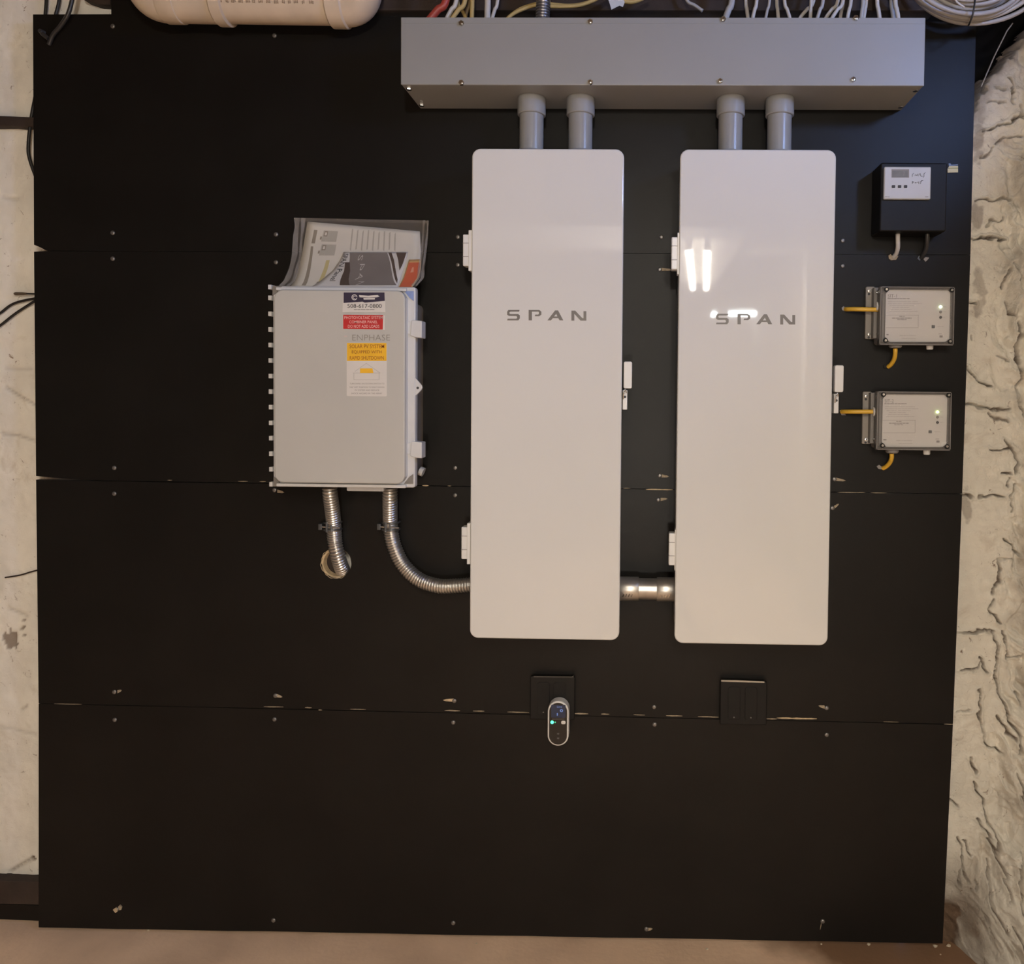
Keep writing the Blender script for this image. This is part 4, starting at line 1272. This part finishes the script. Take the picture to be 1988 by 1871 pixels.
indicator(6, -204, 0, 1, 'clear-lidded grey indicator box right below the black controller')
indicator(0, 0, 0, 2, 'clear-lidded grey indicator box with yellow-green light, lowest device at the right')
for ctrl, lab in (([at(1641, 600, .001), at(1648, 600, .014), at(1665, 600, .026), at(1704, 601, .034)], 'yellow cable entering the left side of the upper indicator box'),
                  ([at(1738, 676, .034), at(1738, 685, .032), at(1736, 697, .022), at(1730, 707, .010), at(1724, 712, .001)], 'yellow cable bending down from the upper indicator box'),
                  ([at(1634, 799, .001), at(1642, 799, .014), at(1660, 799, .026), at(1699, 799, .034)], 'yellow cable entering the left side of the lower indicator box'),
                  ([at(1731, 880, .034), at(1731, 888, .032), at(1728, 897, .022), at(1721, 905, .010), at(1714, 909, .001)], 'yellow cable bending down from the lower indicator box')):
    c_ = MB().tube(smoothpath(ctrl, 28), .0057, 12)
    single(c_, 'yellow_cable', M_YEL, lab, 'cable', 'yellow cables of the indicator boxes', smooth=60)
for pts, lab in (([(1634, 597), (1638, 594), (1642, 598), (1640, 604), (1635, 602)], 'small grey cable staple left of the upper indicator box'),
                 ([(1715, 709), (1723, 707), (1728, 712), (1722, 716), (1716, 715)], 'small dark cable grommet under the upper indicator box'),
                 ([(1630, 797), (1634, 795), (1640, 803), (1643, 806), (1634, 806)], 'small grey cable staple left of the lower indicator box'),
                 ([(1702, 905), (1707, 902), (1712, 906), (1720, 908), (1712, 911), (1705, 910)], 'small pale cable grommet under the lower indicator box')):
    single(MB().prism(pxpoly(pts, .003), -.003, -.0003), 'cable_staple', M_INK if 'grey' in lab or 'pale' in lab else M_BPLAST, lab, 'cable staple', 'cable fixings at the indicator boxes', bevel=.0008)

# ================================================================== cream pipe at the top left
PR, PDp = .044, .062
zc0, zc1 = at(300, 7, PDp)[2], at(660, 13, PDp)[2]


def pz(x):
    return zc0 + (zc1 - zc0) * (x - 300) / 360


def pp(px):
    X0 = at(px, 8, PDp)[0]
    return (X0, -PDp, pz(px))


t = thing('drain_pipe', (pp(480)[0], -PDp, pp(480)[2] - PR), 'cream plastic drain pipe with fittings along the top left of the board', 'pipe')
pipe = MB().tube([pp(330), pp(650)], PR, 36).build('pipe', M_CREAM, t, smooth=40)
MB().tube([pp(318), pp(322), pp(352), pp(353)], [PR + .001, PR + .0035, PR + .0035, PR + .001], 36).build('hub', M_CREAM, t, smooth=40)
MB().tube([pp(353), pp(420)], PR + .0012, 36).build('sleeve', M_CREAM, t, smooth=40)
MB().tube([pp(420), pp(424), pp(444), pp(446)], [PR + .002, PR + .0075, PR + .0075, PR + .002], 36).build('hub', M_CREAM, t, smooth=40)
MB().tube([pp(641), pp(645), pp(672), pp(675)], [PR + .002, PR + .0075, PR + .0075, PR + .003], 36).build('hub', M_CREAM, t, smooth=40)
A = Vector(pp(322))
pts = [A + Vector((-.052 * math.sin(a), 0, .052 * (1 - math.cos(a)))) for a in np.linspace(0, math.pi / 2, 12)] + [Vector((A.x - .052, A.y, ZC))]
MB().tube(pts, PR + .001, 36).build('elbow', M_CREAM, t, smooth=40)
A = Vector(pp(672))
pts = [A + Vector((.050 * math.sin(a), -.024 * (1 - math.cos(a)), .044 * (1 - math.cos(a)))) for a in np.linspace(0, math.pi / 2, 12)] + [Vector((A.x + .075, A.y - .075, ZC))]
MB().tube(pts, [PR + .003] * 12 + [PR + .004], 36).build('elbow', M_CREAM, t, smooth=40)
pr = MB()
rp_ = random.Random(3)
x = 447
while x < 627:
    wl = rp_.uniform(4, 10)
    for k in range(max(1, int(wl / 3))):
        X0 = at(x + k * 3, 8, PDp)[0]
        zz = pz(x) - .011 + rp_.uniform(-.001, .001)
        yy = -PDp - math.sqrt((PR + .0005) ** 2 - (.011) ** 2)
        pr.box(X0, X0 + .0024, yy - .0004, yy + .002, zz - .0035, zz + .0035)
    x += wl + rp_.uniform(3, 6)
pr.build('stamped_print', M_CREAMI, pipe)
# black post stub left of the pipe
single(MB().box(at(214, 10, 0)[0], at(300, 10, 0)[0], .002, .022, at(240, 33, 0)[2], ZC - .003), 'black_post', M_BLACK, 'black painted post rising behind the board left of the cream pipe', 'post', bevel=.002)
single(MB().prism(pxpoly([(150, -30), (215, -30), (215, 10), (190, 9), (165, 1)], -.02), .018, .044), 'wood_scrap', M_WOODD, 'dark wood offcut above the board beside the black post', 'wood')
for ctrl, r_, lab in (([at(90, -70, -.03), at(90, 0, -.03), at(88, 30, -.03), at(88, 60, -.03)], .004, 'black cable dropping behind the top left corner of the board'),
                      ([at(122, -70, -.03), at(115, 0, -.03), at(108, 30, -.03), at(104, 60, -.03)], .004, 'black cable slanting down behind the board, right of another')):
    single(MB().tube(smoothpath(ctrl, 16), r_, 8), 'black_cable', M_BCAB, lab, 'cable', smooth=60)
p = at(95, 88, .01)
t = thing('cable_hook', p, 'black hooked cable end hanging over the top left corner of the board', 'cable')
m_hk = mat('hook_black', (.03, .027, .025), .35)
MB().tube(smoothpath([at(147, -40, .03), at(140, 0, .03), at(132, 28, .03), at(118, 50, .022), at(103, 68, .015), at(95, 87, .010)], 30), [.0052] * 30 + [.0048], 10).build('cable', m_hk, t, smooth=60) if False else MB().tube(smoothpath([at(147, -40, .03), at(140, 0, .03), at(132, 28, .03), at(118, 50, .022), at(103, 68, .015), at(95, 87, .010)], 30), .005, 10).build('cable', m_hk, t, smooth=60)
MB().tube(smoothpath([at(80, 61, .016), at(84, 67, .018), at(94, 75, .016)], 10), .0055, 10).build('barb', m_hk, t, smooth=60)
p = at(81, 62, .018)
MB().tube([(p[0], -.012, p[2]), (p[0] - .001, -.024, p[2] + .001)], [.007, .005], 10).build('tip', M_STRAP, t, smooth=60)

# ================================================================== wires on the wall left of the board
for ctrl, r_, lab in (([at(70, 180, -.03), at(60, 235, -.028), at(55, 285, -.026), at(58, 310, -.028), at(72, 350, -.032)], .0042, 'black cable bowing out from behind the board below the brown strip'),
                      ([at(-30, 625, -.034), at(0, 608, -.034), at(30, 588, -.034), at(90, 575, -.034)], .0034, 'upper black wire running left from behind the board'),
                      ([at(-30, 650, -.034), at(0, 632, -.034), at(34, 606, -.034), at(90, 570, -.034)], .0034, 'lower black wire slanting left from behind the board'),
                      ([at(10, 1121, -.037), at(40, 1116, -.037), at(60, 1110, -.037), at(90, 1102, -.035)], .0020, 'thin grey-brown wire sticking out left below the board seam')):
    single(MB().tube(smoothpath(ctrl, 24), r_, 8), 'black_wire', M_BCAB if r_ > .003 else M_WOODD, lab, 'wire', smooth=60)
p = at(40, 570, -.03)
t = thing('capped_wire', p, 'short wire with a brown cap poking out left of the board', 'wire')
MB().tube([at(90, 571, -.03), at(50, 570, -.03)], .0022, 8).build('wire', M_BCAB, t, smooth=60)
MB().tube([at(52, 570, -.03), at(44, 570, -.03), at(31, 570, -.03), at(28, 570, -.03)], [.0026, .0040, .0044, .003], 10).build('cap', mat('cap_brown', (.09, .065, .042), .5), t, smooth=60)
single(MB().tube([at(1966, 45, .02), at(1955, 60, .02), at(1930, 110, .0), at(1905, 168, -.01)], .0016, 6), 'thin_wire', M_INK, 'thin pale wire slanting across the dark pocket at the top right', 'wire', smooth=60)

# ================================================================== cables entering the trough from above
CG = 'cables dropping into the top of the trough'


def topcable(x0, x1, r_, m, lab, d=.085, d2=None, bend=0, y1=0, nm='electrical_cable'):
    """x0 at the trough's top edge (pixel), x1 at the top of the picture"""
    d2 = d if d2 is None else d2
    A = at(x0, 38, d)
    B = at(x1, y1, d2)
    z_in = gz1 + .0012
    dz = (A[2] - z_in)
    base_ = (A[0] - (B[0] - A[0]) * .35, -d, z_in)
    top = (B[0] + (B[0] - A[0]) * .4 + bend, -d2, B[2] + .12)
    end = (top[0] + (B[0] - A[0]) * .1, top[1], ZC + .01)
    c_ = MB().tube(smoothpath([base_, A, ((A[0] + B[0]) / 2 + bend * .2, (A[1] + B[1]) / 2, (A[2] + B[2]) / 2), B, top, end], 36), r_, 10)
    return single(c_, nm, m, lab, 'cable', CG, smooth=60)


topcable(834, 866, .0090, M_RED, 'thick red cable entering the left end of the trough', .11)
topcable(867, 886, .0058, M_NMW, 'white cable just right of the red one entering the trough')
topcable(877, 903, .0056, M_NMY, 'tan cable leaning right beside the white one near the trough screw', .095)
topcable(905, 888, .0045, M_NMY, 'thin tan cable crossing behind another above the trough screw', .06)
topcable(902, 912, .0050, mat('cable_brown', (.22, .14, .055), .5), 'dull brown cable behind the crossing tan cables', .05)
topcable(916, 917, .0055, M_NMY, 'tan cable rising straight just right of the first cover screw', .08)
topcable(946, 947, .0075, M_NMW, 'wide white cable rising straight above the trough', .09)
topcable(955, 966, .0045, M_NMW, 'thin white cable leaning right beside the wide white one', .08)
for dd, yy, lab in ((.05, 0, 'tan cable sweeping right toward the steel conduit above the trough'), (.06, 5, 'second tan cable in the pair sweeping right above the trough')):
    ctrl = [at(978, 44 + yy * .3, dd), at(992, 30, dd), at(1012, 17 + yy * .4, dd), at(1040, 8 + yy * .4, dd), at(1060, 7 + yy, dd), at(1100, 11 + yy * .3, dd), at(1130, 8 + yy * .2, dd), at(1160, -3, dd), at(1190, -22, dd)]
    single(MB().tube(smoothpath(ctrl, 40), .0046, 10), 'electrical_cable', M_NMY, lab, 'cable', CG, smooth=60)
single(MB().tube(smoothpath([at(1190, -4, .05), at(1215, 3, .05), at(1235, 2, .05), at(1260, -10, .05)], 16), .0055, 10), 'electrical_cable', M_NMY, 'short tan cable run behind the hanging white paper tag', 'cable', CG, smooth=60)
flex([at(1053, 44, .075), at(1054, 20, .075), at(1055, 0, .075), at(1055, -60, .07), (at(1055, -60, .07)[0], -.07, ZC)], 0.0165, .0072, 'flexible_conduit', 'flexible steel conduit rising from the top of the trough', mat('flex_dark', (.42, .41, .42), .3, metal=.9))
single(MB().prism(pxpoly([(1176, -14), (1206, -14), (1213, 5), (1209, 14), (1203, 11), (1187, 19), (1184, 8)], .055), -.0558, -.055), 'paper_label', mat('paper_white', (.62, .63, .66), .6), 'crumpled white paper label hanging over the dark wood above the trough', 'paper tag')
single(MB().tube(smoothpath([at(1318, -40, .03), at(1333, 0, .03), at(1348, 10, .03), at(1364, 21, .03)], 16), .0042, 10), 'electrical_cable', M_NMG, 'loose grey cable end hanging above the middle of the trough', 'cable', CG, smooth=60)
topcable(1408, 1421, .0080, M_NMG, 'thick grey cable above the third cover screw of the trough')
RIGHT = [(1452, 1448, .0048, 0), (1461, 1469, .0048, 0), (1486, 1494, .0036, 1), (1511, 1508, .0044, 0), (1534, 1523, .0042, 0), (1552, 1580, .0044, 0), (1573, 1575, .0046, 0), (1586, 1598, .0044, 1),
         (1602, 1627, .0046, 0), (1614, 1637, .0046, 0), (1631, 1637, .0044, 0), (1645, 1652, .0046, 0), (1672, 1676, .0048, 1), (1677, 1682, .0044, 0), (1708, 1703, .0048, 0), (1735, 1731, .0060, 1), (1744, 1738, .0054, 0)]
ORD = ['first', 'second', 'third', 'fourth', 'fifth', 'sixth', 'seventh', 'eighth', 'ninth', 'tenth', 'eleventh', 'twelfth', 'thirteenth', 'fourteenth', 'fifteenth', 'sixteenth', 'seventeenth']
for k, (x0, x1, r_, grey) in enumerate(RIGHT):
    topcable(x0, x1, r_, M_NMG if grey else M_NMW, '%s cable above the trough, %s to the right of the thick grey one' % ('grey' if grey else 'off-white', ORD[k]), d=.05 + .05 * ((k * 7) % 5) / 4)

# coil of cable at the top right
p = at(1885, 46, .09)
t = thing('cable_coil', p, 'hanging coil of off-white cable at the top right corner', 'cable coil')
for k in range(9):
    rx, ry = 146 - 8.5 * k, 121 - 6.3 * k
    d_ = .060 + .05 * ((k * 5) % 4) / 3
    pts = []
    for a in np.linspace(0, 2 * math.pi, 61):
        xx = 1886 + rx * math.cos(a) * (1 + .05 * math.sin(2 * a + k)) + 2 * math.sin(3 * a + k * 1.7)
        yy = -75 + ry * math.sin(a) + 2.0 * math.sin(2 * a + k * 2.1)
        pts.append(at(xx, yy, d_ + .008 * math.sin(a * 2 + k)))
    MB().tube(pts, .0058, 8, caps=False).build('cable_loop', mat('cable_coil_white', (.42, .39, .365), .5) if k % 3 else mat('cable_offwhite_dull', (.36, .33, .31), .5), t, smooth=70)
MB().tube(smoothpath([at(1893, 0, .135), at(1891, 14, .135), at(1888, 30, .13), at(1882, 46, .115), at(1880, 50, .07)], 16), .0022, 8).build('cable_tie', M_BCAB, t, smooth=60)
single(MB().tube(smoothpath([at(1850, -10, .13), at(1858, 4, .135), at(1872, 14, .13)], 10), .0022, 8), 'cable_end', M_NMW, 'thin pale cable end lying across the coil at the top right', 'cable', smooth=60)

# ================================================================== crumbs on the floor
CR = [(288, 1806, 5, 'tiny cream crumb on the floor below the leftmost bottom screw'), (640, 1812, 3, 'tiny crumb on the floor right of the second bottom screw'),
      (760, 1812, 5, 'flat tan crumb on the floor between the second and third bottom screws'), (925, 1832, 3, 'tiny crumb on the floor just right of the third bottom screw'),
      (1373, 1843, 5, 'pale crumb lying out on the floor below the right white panel'), (1594, 1833, 4, 'tiny crumb on the floor under the rightmost bottom screw'),
      (1686, 1834, 7, 'cream crumb against the board bottom, right of the last screw'), (1815, 1838, 8, 'largest cream crumb at the bottom right corner of the board'),
      (1842, 1837, 8, 'cream crumb on the floor between the board corner and the rough stone'), (1826, 1853, 3, 'tiny crumb out on the floor near the bottom right corner')]
for k, (x, y, s_, lab) in enumerate(CR):
    v = MV.T @ np.array([(x - PPX) / FPX, (y - PPY) / FPX, 1.0])
    tt = (FZ - CAM[2]) / v[2]
    P_ = CAM + tt * v
    r_ = s_ * .00066
    bm = bmesh.new()
    bmesh.ops.create_icosphere(bm, subdivisions=1, radius=r_)
    mb = MB()
    rr_ = random.Random(k)
    mb.v = [(P_[0] + q_.co.x * rr_.uniform(.8, 1.6), P_[1] + q_.co.y * rr_.uniform(.7, 1.3), FZ + r_ * .5 + q_.co.z * .7) for q_ in bm.verts]
    mb.f = [tuple(v_.index for v_ in f_.verts) for f_ in bm.faces]
    bm.free()
    single(mb, 'floor_crumb', M_STONE, lab, 'crumb', 'crumbs on the floor below the board')

# ================================================================== the room behind the viewer (seen in the right panel's door)


def refl(px, py, z=None, y=None):
    """where a thing must stand to be mirrored at this pixel by a door face at y = -PD"""
    v = MV.T @ np.array([(px - PPX) / FPX, (py - PPY) / FPX, 1.0])
    if z is not None:
        tt = (z - CAM[2]) / v[2]
    else:
        tt = (-2 * PD - y - CAM[1]) / v[1]
    P_ = CAM + tt * v
    return Vector((P_[0], -2 * PD - P_[1], P_[2]))


m_tube = mat('fluorescent_tube', (.9, .9, .9), .4, emit=(1, .93, .80, 140), var=0)
m_tube2 = mat('fluorescent_tube_cool', (.9, .9, .9), .4, emit=(.85, .97, 1, 110), var=0)


def shoplight(A, B, gap, mt, label, along):
    """two tubes from A to B under a white pan; gap is the offset between the tubes"""
    c_ = (A + B) / 2
    t = thing('shop_light', (c_.x, c_.y, c_.z), label, 'ceiling light', 'fluorescent fixtures behind the viewer')
    for s_ in (-1, 1):
        o_ = gap * (s_ * .5)
        MB().tube([A + o_, B + o_], .019, 12).build('tube', mt, t, smooth=60)
        for e_ in (A, B):
            q_ = e_ + o_
            MB().box(q_.x - .02, q_.x + .02, q_.y - .02, q_.y + .02, q_.z - .022, q_.z + .05).build('lamp_holder', M_WPLAST, t, bevel=.003)
    lo = Vector((min(A.x, B.x) - abs(gap.x) - .02, min(A.y, B.y) - abs(gap.y) - .02, c_.z + .045))
    hi = Vector((max(A.x, B.x) + abs(gap.x) + .02, max(A.y, B.y) + abs(gap.y) + .02, c_.z + .10))
    MB().box(lo.x, hi.x, lo.y, hi.y, lo.z, hi.z).build('housing', M_BEAM, t, bevel=.004)
    return t


z1_ = 2.30
shoplight(refl(1355, 478, z=z1_), refl(1358, 560, z=z1_), Vector((.11, 0, 0)), m_tube, 'long two-tube shop light under the joists behind the viewer', 'y')
yb_ = refl(1440, 609, z=z1_).y
A, B = refl(1410, 609, y=max(yb_, YB + .3)), refl(1478, 609, y=max(yb_, YB + .3))
shoplight(A, B, Vector((0, .11, 0)), m_tube2, 'far cool-white shop light across the cellar behind the viewer', 'x')
A, B = refl(1377, 610, y=max(yb_, YB + .3)), refl(1394, 610, y=max(yb_, YB + .3))
shoplight(A, B, Vector((0, .11, 0)), m_tube2, 'short cool-white shop light at the far left end of the long far one', 'x')

# unseen bulb added for overhead light, in a ceiling holder
for k, (x, y, z, pw) in enumerate(ADDED_BULBS):
    t = thing('added_bulb_holder', (x, y, z), 'unseen bare warm bulb added in a ceiling holder behind the viewer', 'ceiling light')
    MB().tube([(x, y, z + .12), (x, y, z + .11), (x, y, z + .085)], [.055, .05, .03], 20).build('holder', M_WPLAST, t, smooth=40)
    MB().tube([(x, y, z + .12), (x, y, ZC)], .012, 10).build('stem', M_STRAP, t, smooth=40)
    lamp('POINT', 'added_bulb_light', (x, y, z), pw, WARM, .045)

# unseen work lamp added on a stand behind the viewer, for frontal light
x, y, z = ADDED_WORK
t = thing('added_work_light', (x, y, FZ), 'unseen warm work lamp added on a tripod stand behind the viewer', 'added light')
MB().box(x - .13, x + .13, y - .06, y + .035, z - .095, z + .095).build('lamp_head', M_STRAP, t, bevel=.01)
MB().box(x - .10, x + .10, y + .034, y + .038, z - .07, z + .07).build('lamp_glass', mat('lamp_glass', (.9, .85, .75), .4, emit=(1, .82, .6, 12), var=0), t)
MB().tube([(x, y - .01, z - .09), (x, y - .01, .45)], .014, 12).build('pole', M_STRAP, t, smooth=40)
for a in (.5, 2.6, 4.7):
    MB().tube([(x, y - .01, .62), (x + .34 * math.cos(a), y - .01 + .34 * math.sin(a), FZ + .012)], .011, 10).build('leg', M_STRAP, t, smooth=40)

# painted beam and post
b0_ = refl(1385, 470, z=2.42)
MBm = MB().box(.2, 2.79, b0_.y - .09, b0_.y + .09, 2.36, 2.50)
tag(MBm.build('trim_3', M_BEAM, bevel=.004), kind='structure')
pA, pB = refl(1562, 560, y=b0_.y), refl(1592, 560, y=b0_.y)
tag(MB().box(pA.x, pB.x, b0_.y - .06, b0_.y + .06, FZ, 2.36).build('trim_4', M_BEAM, bevel=.004), kind='structure')

for o in bpy.data.objects:
    if '_o' in o:
        del o['_o']
print('objects', len(bpy.data.objects), 'tris', sum(len(o.data.loop_triangles) if o.type == 'MESH' else 0 for o in bpy.data.objects))
